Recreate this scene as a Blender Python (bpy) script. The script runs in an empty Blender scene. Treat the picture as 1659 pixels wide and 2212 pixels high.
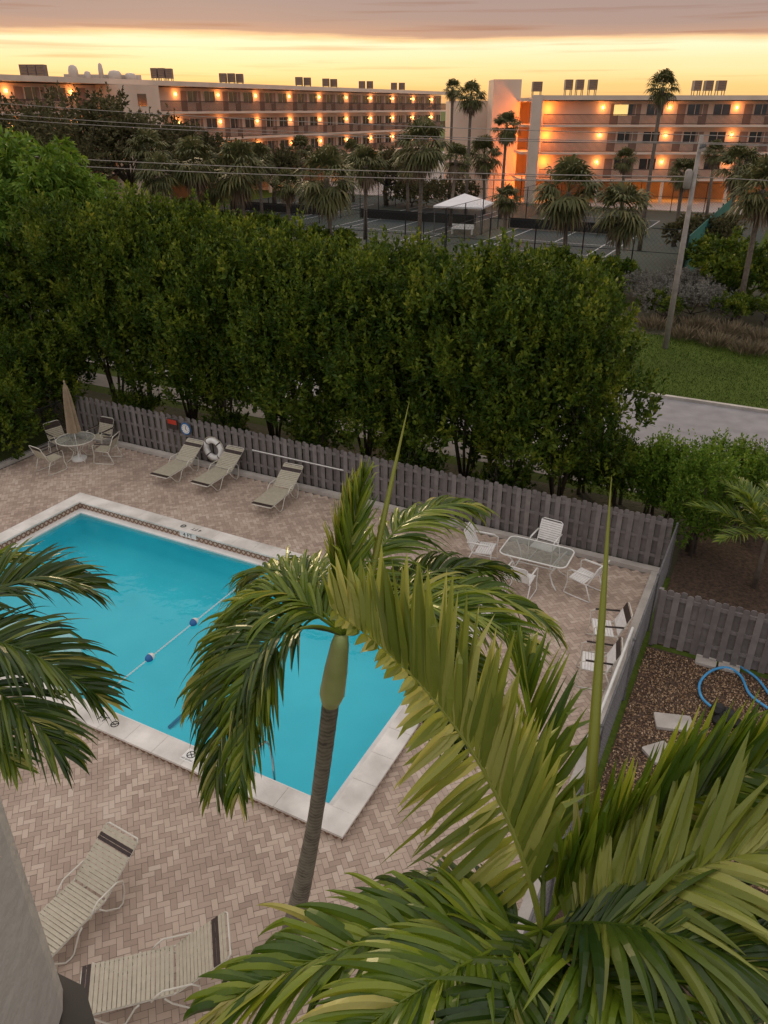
import bpy, math, random
import numpy as np
from mathutils import Vector, Matrix
random.seed(7); rng=np.random.default_rng(7)
SC=bpy.context.scene; C=SC.collection
R=math.radians; U=random.uniform; PI=math.pi
PITCH=R(27.7); FPX=1662.0; H=10.0
cp,sp=math.cos(PITCH),math.sin(PITCH)
CAM=Vector((0,0,H))
def ray(px,py):
    u=(px-829.5)/FPX; v=(1106-py)/FPX
    return Vector((u,cp+v*sp,-sp+v*cp))
def G(px,py,z=0): d=ray(px,py); return CAM+d*((z-H)/d.z)
def WD(px,py,dep): return CAM+ray(px,py)*dep
def WY(px,py,Y): d=ray(px,py); return CAM+d*(Y/d.y)
A0=Vector((-8.81,20.0,0)); ANG=R(-27.3)
E1=Vector((math.cos(ANG),math.sin(ANG),0)); E2=Vector((-math.sin(ANG),math.cos(ANG),0))
def F(a,b,z=0): return A0+E1*a+E2*b+Vector((0,0,z))
def FB(px,py,b):
    d=ray(px,py); t=(b-(CAM-A0).dot(E2))/d.dot(E2); return CAM+d*t
def toF(p): q=p-A0; return q.dot(E1),q.dot(E2)

# ---------------- materials
def newmat(name):
    m=bpy.data.materials.new(name); m.use_nodes=True
    nt=m.node_tree; b=nt.nodes['Principled BSDF']; return m,nt,b
def L(nt,a,b): nt.links.new(a,b)
def ramp(nt,stops,fac):
    r=nt.nodes.new('ShaderNodeValToRGB'); e=r.color_ramp.elements
    while len(e)<len(stops): e.new(.5)
    for i,(p,c) in enumerate(stops):
        e[i].position=p; e[i].color=(c[0],c[1],c[2],1)
    L(nt,fac,r.inputs[0]); return r
def pm(name,c1,c2=None,scale=3,rough=.7,bump=0,bscale=None,metal=0,detail=6,spec=.3):
    m,nt,b=newmat(name)
    b.inputs['Roughness'].default_value=rough; b.inputs['Metallic'].default_value=metal
    b.inputs['Specular IOR Level'].default_value=spec
    c2=c2 or tuple(x*.75 for x in c1)
    tc=nt.nodes.new('ShaderNodeTexCoord')
    n=nt.nodes.new('ShaderNodeTexNoise'); n.inputs['Scale'].default_value=scale; n.inputs['Detail'].default_value=detail
    L(nt,tc.outputs['Object'],n.inputs['Vector'])
    r=ramp(nt,[(.3,c2),(.68,c1)],n.outputs['Fac']); L(nt,r.outputs[0],b.inputs['Base Color'])
    if bump:
        n2=nt.nodes.new('ShaderNodeTexNoise'); n2.inputs['Scale'].default_value=bscale or scale*8; n2.inputs['Detail'].default_value=4
        L(nt,tc.outputs['Object'],n2.inputs['Vector'])
        bp=nt.nodes.new('ShaderNodeBump'); bp.inputs['Strength'].default_value=bump; bp.inputs['Distance'].default_value=.05
        L(nt,n2.outputs['Fac'],bp.inputs['Height']); L(nt,bp.outputs[0],b.inputs['Normal'])
    return m
def islandmat(name,stops,rough=.6,trans=0,tcol=None,spec=.3,noise=0,nscale=1.0):
    m,nt,b=newmat(name)
    g=nt.nodes.new('ShaderNodeNewGeometry')
    fac=g.outputs['Random Per Island']
    if noise:
        tc=nt.nodes.new('ShaderNodeTexCoord'); n=nt.nodes.new('ShaderNodeTexNoise'); n.inputs['Scale'].default_value=nscale; n.inputs['Detail'].default_value=5
        L(nt,tc.outputs['Object'],n.inputs['Vector'])
        mr=nt.nodes.new('ShaderNodeMapRange'); mr.inputs[1].default_value=.3; mr.inputs[2].default_value=.7; L(nt,n.outputs['Fac'],mr.inputs[0])
        mx=nt.nodes.new('ShaderNodeMix'); mx.inputs[0].default_value=noise
        L(nt,fac,mx.inputs[2]); L(nt,mr.outputs[0],mx.inputs[3]); fac=mx.outputs[0]
    r=ramp(nt,stops,fac); L(nt,r.outputs[0],b.inputs['Base Color'])
    b.inputs['Roughness'].default_value=rough; b.inputs['Specular IOR Level'].default_value=spec
    if trans:
        t=nt.nodes.new('ShaderNodeBsdfTranslucent'); mx=nt.nodes.new('ShaderNodeMixShader'); mx.inputs[0].default_value=trans
        hs=nt.nodes.new('ShaderNodeHueSaturation'); hs.inputs['Value'].default_value=1.5; hs.inputs['Hue'].default_value=.48
        L(nt,r.outputs[0],hs.inputs['Color']); L(nt,hs.outputs[0],t.inputs[0])
        out=nt.nodes['Material Output']; L(nt,b.outputs[0],mx.inputs[1]); L(nt,t.outputs[0],mx.inputs[2]); L(nt,mx.outputs[0],out.inputs[0])
    return m
def emat(name,c,s):
    m,nt,b=newmat(name); b.inputs['Emission Color'].default_value=(*c,1); b.inputs['Emission Strength'].default_value=s
    b.inputs['Base Color'].default_value=(*c,1); return m
def glassmat(name,tint,mixf=.25,rough=.05):
    m,nt,b=newmat(name); out=nt.nodes['Material Output']
    t=nt.nodes.new('ShaderNodeBsdfTransparent'); t.inputs[0].default_value=(*tint,1)
    gl=nt.nodes.new('ShaderNodeBsdfGlossy'); gl.inputs['Roughness'].default_value=rough
    fr=nt.nodes.new('ShaderNodeFresnel'); fr.inputs[0].default_value=1.33
    ad=nt.nodes.new('ShaderNodeMath'); ad.operation='ADD'; ad.inputs[1].default_value=mixf; L(nt,fr.outputs[0],ad.inputs[0])
    mx=nt.nodes.new('ShaderNodeMixShader'); L(nt,ad.outputs[0],mx.inputs[0]); L(nt,t.outputs[0],mx.inputs[1]); L(nt,gl.outputs[0],mx.inputs[2]); L(nt,mx.outputs[0],out.inputs[0])
    return m,nt,gl,fr

M={}
M['paver']=islandmat('paver',[(0,(.30,.225,.18)),(.4,(.40,.305,.245)),(.7,(.49,.385,.31)),(1,(.58,.49,.41))],rough=.8,noise=.4,nscale=.6)
M['joint']=pm('joint',(.18,.15,.125),(.12,.10,.085),4)
M['coping']=pm('coping',(.80,.76,.71),(.50,.47,.43),1.6,.75,.15,40)
M['plaster']=pm('plaster',(.11,.70,.80),(.075,.60,.71),.5,.6)
M['floorline']=pm('floor_line_blue',(.02,.22,.36),(.02,.18,.3),2,.6)
M['ledge']=pm('ledge',(.80,.78,.75),(.68,.66,.64),3,.6)
M['wood']=islandmat('wood',[(0,(.12,.105,.10)),(.5,(.175,.155,.15)),(1,(.25,.225,.215))],rough=.85,noise=.4,nscale=6)
M['concrete']=pm('concrete',(.5,.46,.42),(.34,.31,.28),2,.85,.2)
M['walk']=pm('walkway_concrete',(.24,.22,.21),(.16,.15,.14),2,.85,.2)
M['asphalt']=pm('asphalt',(.27,.26,.27),(.2,.19,.2),1.5,.85,.1,60)
M['driveway']=pm('driveway',(.16,.15,.17),(.12,.11,.12),1.5,.85)
M['court']=pm('court',(.04,.055,.045),(.028,.04,.034),.15,.8)
M['courtin']=pm('courtin',(.032,.046,.048),(.024,.036,.038),.2,.8)
M['cline']=pm('court_line_paint',(.5,.5,.5),(.38,.38,.38),2,.8)
M['lot']=pm('lot',(.42,.38,.36),(.3,.27,.25),.1,.85)
M['white']=pm('white_paint',(.78,.77,.74),(.66,.65,.62),5,.45)
M['frame']=pm('frame_enamel',(.66,.63,.55),(.54,.51,.44),9,.4)
M['strap']=pm('vinyl_strap',(.48,.44,.34),(.40,.36,.275),12,.5)
M['wstrap']=pm('white_strap',(.78,.76,.74),(.68,.66,.64),12,.5)
M['dark']=pm('dark_vinyl',(.055,.037,.033),(.035,.023,.02),12,.5)
M['black']=pm('black_metal',(.02,.02,.02),(.012,.012,.012),8,.5)
M['ledgedark']=pm('dark_ledge',(.05,.045,.04),(.03,.027,.025),8,.7)
M['galv']=pm('galvanised',(.16,.16,.165),(.10,.10,.105),12,.5,metal=.2)
M['canvas']=pm('canvas',(.33,.25,.17),(.24,.18,.12),5,.9)
M['tent']=pm('tent_fabric',(.8,.78,.78),(.72,.7,.7),2,.7)
M['stucco']=pm('stucco',(.42,.40,.375),(.33,.31,.295),4,.9,.12,45)
M['bwall']=pm('building_wall',(.68,.52,.41),(.58,.44,.345),.35,.85)
M['bslab']=pm('building_slab',(.68,.54,.44),(.58,.46,.37),.6,.85)
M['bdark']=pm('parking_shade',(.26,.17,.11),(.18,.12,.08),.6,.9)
M['rail']=pm('rail_brown',(.09,.055,.042),(.06,.038,.03),2,.6)
M['door']=pm('door_paint',(.28,.19,.15),(.22,.15,.12),2,.6)
M['wglass']=pm('window_glass',(.045,.045,.055),(.02,.02,.025),1.2,.12,spec=.6)
M['lit']=emat('lit_window',(1,.72,.25),.8)
M['lamp']=emat('lamp_glow',(1,.45,.12),9)
M['unit']=pm('rooftop_metal',(.20,.14,.12),(.12,.085,.075),2,.6)
M['ductw']=pm('duct_metal',(.55,.47,.42),(.45,.38,.33),2,.5)
M['pole']=pm('weathered_pole',(.36,.32,.29),(.25,.22,.2),5,.85,.3)
M['trunk']=pm('bark',(.12,.095,.07),(.055,.043,.035),7,.9,.5)
M['ptrunk']=pm('palm_bark',(.20,.16,.13),(.11,.09,.07),7,.9,.5)
M['shaft']=pm('crownshaft',(.50,.56,.24),(.36,.43,.15),2.5,.4)
M['mulch']=pm('mulch',(.13,.085,.06),(.045,.03,.022),14,.95,1.0,40)
M['gravel']=islandmat('gravel',[(0,(.16,.09,.05)),(.5,(.36,.23,.13)),(1,(.55,.40,.27))],rough=.8)
M['hose']=pm('hose_blue',(.08,.36,.68),(.06,.28,.55),8,.35)
M['dirt']=pm('dirt',(.085,.075,.045),(.035,.038,.022),.8,.95,.6,10)
M['red']=pm('red_sign',(.5,.05,.03),(.4,.04,.02),5,.5)
M['blue']=pm('blue_plastic',(.03,.14,.36),(.02,.1,.28),5,.4)
M['steel']=pm('steel',(.6,.6,.6),(.5,.5,.5),5,.25,metal=.9)
M['scr']=pm('windscreen_green',(.03,.16,.13),(.02,.11,.09),2,.8)
M['roofm']=pm('metal_roof',(.6,.62,.62),(.5,.52,.52),1,.5)
m,nt,b=newmat('table_glass'); b.inputs['Roughness'].default_value=.12
n=nt.nodes.new('ShaderNodeTexNoise'); n.inputs['Scale'].default_value=3; r=ramp(nt,[(.3,(.28,.30,.27)),(.7,(.38,.39,.36))],n.outputs['Fac']); L(nt,r.outputs[0],b.inputs['Base Color'])
t=nt.nodes.new('ShaderNodeBsdfTransparent'); t.inputs[0].default_value=(.85,.88,.86,1); mx=nt.nodes.new('ShaderNodeMixShader'); mx.inputs[0].default_value=.55
L(nt,b.outputs[0],mx.inputs[1]); L(nt,t.outputs[0],mx.inputs[2]); L(nt,mx.outputs[0],nt.nodes['Material Output'].inputs[0]); M['gtop']=m
m,nt,b=newmat('grass_ground'); tc=nt.nodes.new('ShaderNodeTexCoord')
n=nt.nodes.new('ShaderNodeTexNoise'); n.inputs['Scale'].default_value=.35; n.inputs['Detail'].default_value=8
n2=nt.nodes.new('ShaderNodeTexNoise'); n2.inputs['Scale'].default_value=12; n2.inputs['Detail'].default_value=4
L(nt,tc.outputs['Object'],n.inputs['Vector']); L(nt,tc.outputs['Object'],n2.inputs['Vector'])
mx=nt.nodes.new('ShaderNodeMix'); mx.inputs[0].default_value=.45; L(nt,n.outputs['Fac'],mx.inputs[2]); L(nt,n2.outputs['Fac'],mx.inputs[3])
r=ramp(nt,[(.35,(.04,.055,.01)),(.5,(.055,.085,.012)),(.65,(.08,.11,.02))],mx.outputs[0]); L(nt,r.outputs[0],b.inputs['Base Color'])
b.inputs['Roughness'].default_value=.95; b.inputs['Specular IOR Level'].default_value=.1
M['grass']=m
M['blade']=islandmat('grass_blade',[(0,(.035,.065,.008)),(1,(.085,.125,.018))],.8,spec=.1)
M['drygrass']=islandmat('dry_grass',[(0,(.10,.085,.045)),(1,(.25,.19,.12))],.9)
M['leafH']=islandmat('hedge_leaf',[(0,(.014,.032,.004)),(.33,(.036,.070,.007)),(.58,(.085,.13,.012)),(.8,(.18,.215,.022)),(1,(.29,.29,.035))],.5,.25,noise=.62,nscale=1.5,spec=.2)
M['leafL']=islandmat('bright_leaf',[(0,(.055,.12,.012)),(.6,(.11,.20,.02)),(1,(.20,.29,.04))],.45,.28,spec=.2)
M['leafHaze']=islandmat('dark_leaf_hazed',[(0,(.045,.045,.02)),(.6,(.085,.08,.034)),(1,(.14,.125,.055))],.7,.15,spec=.15)  # far trees: distance haze painted into the leaf colour, warmer and lighter
M['leafS']=islandmat('silver_leaf',[(0,(.13,.12,.10)),(1,(.24,.23,.2))],.7,.1)
M['sabal']=islandmat('sabal_leaf_hazed',[(0,(.055,.062,.025)),(.6,(.105,.11,.04)),(1,(.18,.16,.065))],.6,.15,spec=.2)  # fan palm greens warmed and lightened to carry the distance haze
M['deadfrond']=islandmat('dead_frond',[(0,(.14,.095,.06)),(1,(.24,.18,.12))],.8,.1)
M['frond']=islandmat('palm_leaflet',[(0,(.045,.095,.006)),(.5,(.125,.19,.012)),(.85,(.24,.29,.028)),(1,(.42,.38,.11))],.34,.30,spec=.45)
M['frondY']=islandmat('palm_leaflet_pale',[(0,(.13,.17,.02)),(.5,(.26,.295,.045)),(1,(.44,.43,.13))],.38,.33,spec=.5)
M['frondD']=islandmat('palm_leaflet_dark',[(0,(.018,.046,.005)),(.6,(.058,.10,.010)),(.88,(.14,.18,.02)),(1,(.34,.32,.08))],.34,.25,spec=.45)  # darker leaflet tones, also painted in for shade under the right crown
m,nt,b=newmat('diamond_tile'); tc=nt.nodes.new('ShaderNodeTexCoord'); sx=nt.nodes.new('ShaderNodeSeparateXYZ'); L(nt,tc.outputs['Object'],sx.inputs[0])
def mth(op,a,bv=None):
    q=nt.nodes.new('ShaderNodeMath'); q.operation=op
    for i,x in enumerate((a,bv)):
        if x is None: continue
        if isinstance(x,(int,float)): q.inputs[i].default_value=x
        else: L(nt,x,q.inputs[i])
    return q.outputs[0]
uu=mth('ADD',sx.outputs[0],sx.outputs[1])
def tri(x): return mth('ABSOLUTE',mth('SUBTRACT',mth('FRACT',mth('DIVIDE',x,.15)),.5))
dd=mth('ADD',tri(uu),tri(mth('ADD',sx.outputs[2],10.5)))
r=ramp(nt,[(.25,(.44,.34,.25)),(.33,(.16,.08,.05)),(.62,(.19,.10,.065)),(.7,(.48,.39,.31))],dd); L(nt,r.outputs[0],b.inputs['Base Color']); b.inputs['Roughness'].default_value=.35
M['tile']=m
def ringbark(name,c1,c2,freq):
    m,nt,b=newmat(name); tc=nt.nodes.new('ShaderNodeTexCoord')
    w=nt.nodes.new('ShaderNodeTexWave'); w.bands_direction='Z'; w.inputs['Scale'].default_value=freq; w.inputs['Distortion'].default_value=5; w.inputs['Detail'].default_value=4; w.inputs['Detail Scale'].default_value=2.5
    L(nt,tc.outputs['Object'],w.inputs['Vector'])
    n=nt.nodes.new('ShaderNodeTexNoise'); n.inputs['Scale'].default_value=7; n.inputs['Detail'].default_value=6; L(nt,tc.outputs['Object'],n.inputs['Vector'])
    mx=nt.nodes.new('ShaderNodeMix'); mx.inputs[0].default_value=.75; L(nt,w.outputs['Fac'],mx.inputs[2]); L(nt,n.outputs['Fac'],mx.inputs[3])
    r=ramp(nt,[(.25,c2),(.5,c1),(.8,tuple(x*1.4 for x in c1))],mx.outputs[0]); L(nt,r.outputs[0],b.inputs['Base Color']); b.inputs['Roughness'].default_value=.9
    bp=nt.nodes.new('ShaderNodeBump'); bp.inputs['Strength'].default_value=.3; bp.inputs['Distance'].default_value=.02; L(nt,mx.outputs[0],bp.inputs['Height']); L(nt,bp.outputs[0],b.inputs['Normal'])
    return m
M['ring']=ringbark('ringed_palm_bark',(.17,.15,.115),(.075,.065,.05),5)
wm,nt,gl,fr=glassmat('pool_water',(.72,.97,.99),0.0,.02)
tc=nt.nodes.new('ShaderNodeTexCoord'); n=nt.nodes.new('ShaderNodeTexNoise'); n.inputs['Scale'].default_value=1.6; n.inputs['Detail'].default_value=3
L(nt,tc.outputs['Object'],n.inputs['Vector']); bp=nt.nodes.new('ShaderNodeBump'); bp.inputs['Strength'].default_value=.25; bp.inputs['Distance'].default_value=.1
L(nt,n.outputs['Fac'],bp.inputs['Height']); L(nt,bp.outputs[0],gl.inputs['Normal']); L(nt,bp.outputs[0],fr.inputs['Normal'])
M['water']=wm

# ---------------- mesh helpers
class MB:
    def __init__(s): s.v=[]; s.f=[]
    def add(s,vs,fs):
        o=len(s.v); s.v+=[tuple(x) for x in vs]; s.f+=[tuple(i+o for i in f) for f in fs]; return s
    def box(s,x0,x1,y0,y1,z0,z1,mat=None):
        vs=[Vector((x,y,z)) for x in (x0,x1) for y in (y0,y1) for z in (z0,z1)]
        if mat is not None: vs=[mat@v for v in vs]
        return s.add(vs,[(0,1,3,2),(4,6,7,5),(0,4,5,1),(2,3,7,6),(0,2,6,4),(1,5,7,3)])
    def tube(s,pts,r,n=6,closed=False):
        pts=[Vector(p) for p in pts]; k=len(pts)
        rs=r if isinstance(r,(list,tuple)) else [r]*k
        T0=(pts[1]-pts[0]).normalized(); ref=Vector((0,0,1)) if abs(T0.z)<.9 else Vector((1,0,0))
        X=T0.cross(ref).normalized(); vs=[]
        for i,p in enumerate(pts):
            if closed: T=(pts[(i+1)%k]-pts[i-1]).normalized()
            else: T=(pts[min(i+1,k-1)]-pts[max(i-1,0)]).normalized()
            X=(X-T*X.dot(T)).normalized(); Y=T.cross(X)
            for j in range(n):
                a=2*PI*j/n; vs.append(p+X*math.cos(a)*rs[i]+Y*math.sin(a)*rs[i])
        fs=[]
        for i in range(k if closed else k-1):
            i2=(i+1)%k
            for j in range(n):
                j2=(j+1)%n; fs.append((i*n+j,i*n+j2,i2*n+j2,i2*n+j))
        if not closed: fs.append(tuple(range(n-1,-1,-1))); fs.append(tuple((k-1)*n+j for j in range(n)))
        return s.add(vs,fs)
    def lathe(s,prof,n=20,c=(0,0,0),star=0):
        vs=[]
        for i,(r,z) in enumerate(prof):
            for j in range(n):
                a=2*PI*j/n; rr=r*(1-star*(j%2)); vs.append((c[0]+rr*math.cos(a),c[1]+rr*math.sin(a),c[2]+z))
        fs=[(i*n+j,i*n+(j+1)%n,(i+1)*n+(j+1)%n,(i+1)*n+j) for i in range(len(prof)-1) for j in range(n)]
        fs.append(tuple(range(n-1,-1,-1))); fs.append(tuple((len(prof)-1)*n+j for j in range(n)))
        return s.add(vs,fs)
    def prism(s,poly,z0,z1):
        n=len(poly); vs=[(p[0],p[1],z0) for p in poly]+[(p[0],p[1],z1) for p in poly]
        fs=[tuple(range(n-1,-1,-1)),tuple(range(n,2*n))]+[(i,(i+1)%n,n+(i+1)%n,n+i) for i in range(n)]
        return s.add(vs,fs)
    def build(s,name,mat,parent=None,smooth=False):
        me=bpy.data.meshes.new(name); me.from_pydata(s.v,[],s.f); me.update()
        if smooth:
            me.polygons.foreach_set('use_smooth',[True]*len(me.polygons))
        me.materials.append(mat); o=bpy.data.objects.new(name,me); C.objects.link(o)
        if parent: o.parent=parent
        return o
def npmesh(name,V,Fc,mat,parent=None):
    me=bpy.data.meshes.new(name); me.from_pydata(V.tolist(),[],Fc.tolist()); me.update(); me.materials.append(mat)
    o=bpy.data.objects.new(name,me); C.objects.link(o)
    if parent: o.parent=parent
    return o
def tag(o,label,cat,group=None):
    o['label']=label; o['category']=cat
    if group: o['group']=group
    return o
def struct(o,kind='structure',label=None):
    o['kind']=kind
    if label: o['label']=label
    return o
def thing(name,label,cat,loc=(0,0,0),rz=0,group=None):
    o=bpy.data.objects.new(name,None); C.objects.link(o); o.location=loc; o.rotation_euler=(0,0,rz); o.empty_display_size=.2
    return tag(o,label,cat,group)
def kids(r): return [o for o in bpy.data.objects if o.parent==r]
def dup(root,loc,rz,label,group=None,sc=None):
    r=root.copy(); C.objects.link(r); r.location=loc; r.rotation_euler=(0,0,rz); r['label']=label
    if group: r['group']=group
    if sc: r.scale=sc
    for ch in kids(root):
        c=ch.copy(); C.objects.link(c); c.parent=r
        for g in kids(ch):
            d=g.copy(); C.objects.link(d); d.parent=c
    return r
def text(body,size,mat4,mat,parent,name='lettering'):
    cu=bpy.data.curves.new('tmp','FONT'); cu.body=body; cu.size=size; cu.align_x='CENTER'; cu.align_y='CENTER'
    o=bpy.data.objects.new('tmp',cu); C.objects.link(o); dg=bpy.context.evaluated_depsgraph_get()
    me=bpy.data.meshes.new_from_object(o.evaluated_get(dg)); bpy.data.objects.remove(o)
    me.transform(mat4); me.materials.clear(); me.materials.append(mat)
    q=bpy.data.objects.new(name,me); C.objects.link(q); q.parent=parent; return q
def sheet(name,a0,a1,b0,b1,z,mat):
    mb=MB(); mb.add([F(a0,b0,z),F(a1,b0,z),F(a1,b1,z),F(a0,b1,z)],[(0,1,2,3)])
    return struct(mb.build(name,mat))

# ---------------- ground
PA,PB=12.7,-6.8
g=MB(); BIG=4000; z=-.06
def gq(a0,a1,b0,b1): g.add([F(a0,b0,z),F(a1,b0,z),F(a1,b1,z),F(a0,b1,z)],[(0,1,2,3)])
gq(-BIG,.1,-BIG,BIG); gq(PA-.1,BIG,-BIG,BIG); gq(.1,PA-.1,-.1,BIG); gq(.1,PA-.1,-BIG,PB+.1)
struct(g.build('ground',M['grass']))
sheet('planting_bed',-60,60,3.4,7.2,-.05,M['dirt'])
sheet('sidewalk',-60,60,7.8,9.0,-.05,M['walk'])
sheet('road',-80,80,10.0,16.8,-.045,M['asphalt'])
k=MB()
for b0 in (9.82,16.8):
    p=[F(-80,b0),F(80,b0),F(80,b0+.18),F(-80,b0+.18)]
    k.prism([(q.x,q.y) for q in p],-.06,.06)
struct(k.build('kerb',M['concrete']))
sheet('shrub_bed',-60,60,26.5,41.9,-.052,M['dirt'])
sheet('driveway',17.5,21,30,95,-.044,M['driveway'])
sheet('parking_lot',-75,40,81,190,-.05,M['lot'])
sheet('tennis_court_ground',-44,14,37,80.5,-.048,M['court'])
for i,ac in enumerate((-34,-17.5,-1.5)):
    t=thing('tennis_court',['leftmost dark tennis court with white lines beyond the trees','middle dark tennis court with white lines beside the white canopy','rightmost dark tennis court with white lines near the green windscreen'][i],'tennis court',F(ac,60,0),ANG)
    a=MB(); a.add([(-5.5,-11.9,-.044),(5.5,-11.9,-.044),(5.5,11.9,-.044),(-5.5,11.9,-.044)],[(0,1,2,3)]); a.build('playing_surface',M['courtin'],t)
    w=MB()
    def ln(x0,y0,x1,y1,wd=.055):
        if x0==x1: w.add([(x0-wd,y0,-.040),(x0+wd,y0,-.040),(x0+wd,y1,-.040),(x0-wd,y1,-.040)],[(0,1,2,3)])
        else: w.add([(x0,y0-wd,-.036),(x1,y0-wd,-.036),(x1,y0+wd,-.036),(x0,y0+wd,-.036)],[(0,1,2,3)])
    for x in (-5.48,-4.11,4.11,5.48,): ln(x,-11.88,x,11.88)
    ln(0,-6.4,0,6.4)
    for y in (-11.88,-6.4,6.4,11.88): ln(-5.5,y,5.5,y)
    w.build('court_lines',M['cline'],t)
    nb=MB(); nb.box(-6.2,6.2,-.03,.03,.02,.9); nb.build('net',M['black'],t)
    ps=MB(); ps.tube([(-6.3,0,-.04),(-6.3,0,1.05)],.05); ps.build('net_post',M['black'],t)
    ps=MB(); ps.tube([(6.3,0,-.04),(6.3,0,1.05)],.05); ps.build('net_post',M['black'],t)

# ---------------- deck
DA0,DA1,DB0,DB1=-3.75,15.7,-16.5,3.35
d=MB(); zz=-.006
for a0,a1,b0,b1 in ((DA0,.1,DB0,DB1),(PA-.1,DA1,DB0,DB1),(.1,PA-.1,-.1,DB1),(.1,PA-.1,DB0,PB+.1)):
    d.add([F(a0,b0,zz),F(a1,b0,zz),F(a1,b1,zz),F(a0,b1,zz)],[(0,1,2,3)])
struct(d.build('deck_base',M['joint']))
W0=.092; gp=.005; ang=R(45)
ca,sa=math.cos(ang),math.sin(ang)
Vp=[];Fp=[]
N=184
for x in range(-N,N):
    for y in range(-N,N):
        mm=(x-y)%4
        if mm==0: bx=(x,x+2,y,y+1)
        elif mm==3: bx=(x,x+1,y,y+2)
        else: continue
        cx,cy=(bx[0]+bx[1])/2*W0,(bx[2]+bx[3])/2*W0
        a=6+cx*ca-cy*sa; b=-6.5+cx*sa+cy*ca
        if a<DA0+.08 or a>DA1-.1 or b<DB0+.1 or b>DB1-.1: continue
        if .13<a<PA-.13 and PB+.13<b<-.13: continue
        o=len(Vp); hz=U(0,.003)
        for (ux,uy) in ((bx[0]*W0+gp/2,bx[2]*W0+gp/2),(bx[1]*W0-gp/2,bx[2]*W0+gp/2),(bx[1]*W0-gp/2,bx[3]*W0-gp/2),(bx[0]*W0+gp/2,bx[3]*W0-gp/2)):
            Vp.append(tuple(F(6+ux*ca-uy*sa,-6.5+ux*sa+uy*ca,hz)))
        Fp.append((o,o+1,o+2,o+3))
mb=MB(); mb.v=Vp; mb.f=Fp; struct(mb.build('pool_deck',M['paver']))
k=MB()
mm4=Matrix.Translation(A0)@Matrix.Rotation(ANG,4,'Z')
k.box(DA0-.25,DA1+.05,3.3,3.52,-.05,.10,mm4); k.box(DA0-.25,DA0,-16,3.295,-.05,.10,mm4); k.box(DA1-.2,DA1+.05,-16,3.295,-.05,.09,mm4)
struct(k.build('deck_kerb',M['concrete']))

# ---------------- pool
pool=thing('swimming_pool','rectangular turquoise swimming pool with raised white coping and brown diamond tiles','swimming pool',A0,ANG)
cw=.42; cm=MB(); zt=.13
def seg(x0,x1,y0,y1,n,ax):
    for i in range(n):
        if ax==0:
            w_=(x1-x0)/n; cm.box(x0+i*w_+.003,x0+(i+1)*w_-.003,y0,y1,.085,zt)
        else:
            w_=(y1-y0)/n; cm.box(x0,x1,y0+i*w_+.003,y0+(i+1)*w_-.003,.085,zt)
seg(-.02,PA+.02,-cw,.02,20,0); seg(-.02,PA+.02,PB-.02,PB+cw,20,0); seg(-.02,cw,PB+cw,-cw,9,1); seg(PA-cw,PA+.02,PB+cw,-cw,9,1)
cm.build('coping',M['coping'],pool)
ot=MB()
ot.box(0,PA,-.02,0,-.05,.084); ot.box(0,PA,PB,PB+.02,-.05,.084); ot.box(0,.02,PB+.021,-.021,-.05,.084); ot.box(PA-.02,PA,PB+.021,-.021,-.05,.084)
ot.build('outer_tile_band',M['tile'],pool)
it=MB(); c2=cw-.02
it.box(c2-.02,PA-c2+.02,-c2,-c2+.02,-.10,.084); it.box(c2-.02,PA-c2+.02,PB+c2-.02,PB+c2,-.10,.084)
it.box(c2-.02,c2,PB+c2+.001,-c2-.001,-.10,.084); it.box(PA-c2,PA-c2+.02,PB+c2+.001,-c2-.001,-.10,.084)
it.build('inner_tile_band',M['tile'],pool)
lg=MB(); lw=.2; i0=c2; 
for (x0,x1,y0,y1) in ((i0,PA-i0,-i0-lw,-i0),(i0,PA-i0,PB+i0,PB+i0+lw),(i0,i0+lw,PB+i0+lw,-i0-lw),(PA-i0-lw,PA-i0,PB+i0+lw,-i0-lw)):
    lg.box(x0,x1,y0,y1,-.2,-.085)
lg.build('ledge',M['ledge'],pool)
bs=MB(); q0=i0+lw
x0,x1,y0,y1=q0,PA-q0,PB+q0,-q0
def ringv(ins,za,zb_): return [(x0+ins,y0+ins,za),(x1-ins,y0+ins,zb_),(x1-ins,y1-ins,zb_),(x0+ins,y1-ins,za)]
rings=[(0,-.2,-.2),(.04,-.6,-.65),(.25,-.9,-1.0),(.7,-1.05,-1.25),(1.3,-1.1,-1.35)]
vs=[]; fs=[]
for rg in rings: vs+=ringv(*rg)
for i in range(len(rings)-1):
    for j in range(4): fs.append((i*4+j,i*4+(j+1)%4,i*4+4+(j+1)%4,i*4+4+j))
o_=(len(rings)-1)*4; fs.append((o_,o_+1,o_+2,o_+3))
bs.add(vs,fs); bs.build('basin',M['plaster'],pool,True)
st=MB()
for i,(r_,zs) in enumerate(((2.0,-.6),(1.65,-.4),(1.3,-.2))):
    poly=[(3.6+r_*math.cos(PI*j/20),y0+.01*i+r_*math.sin(PI*j/20)*.95) for j in range(21)]
    st.prism(poly,zs-.5,zs)
st.build('entry_steps',M['ledge'],pool)
fa_,fb_=toF(G(345,1590,-1.2)); ga_,gb_=toF(G(435,1495,-1.2)); q=MB(); q.tube([(fa_,max(fb_,y0+1.0),-1.2),((fa_+ga_)/2+.05,(fb_+gb_)/2+.3,-1.2),(ga_,gb_,-1.2)],.035,5); q.build('floor_line',M['floorline'],pool)
wt=MB(); wt.add([F(x0-.1,y0-.1,-.125) , F(x1+.1,y0-.1,-.125),F(x1+.1,y1+.1,-.125),F(x0-.1,y1+.1,-.125)],[(0,1,2,3)])
struct(wt.build('water',M['water']))
def flat(a,b,z,rot): return Matrix.Translation((a,b,z))@Matrix.Rotation(rot,4,'Z')
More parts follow.
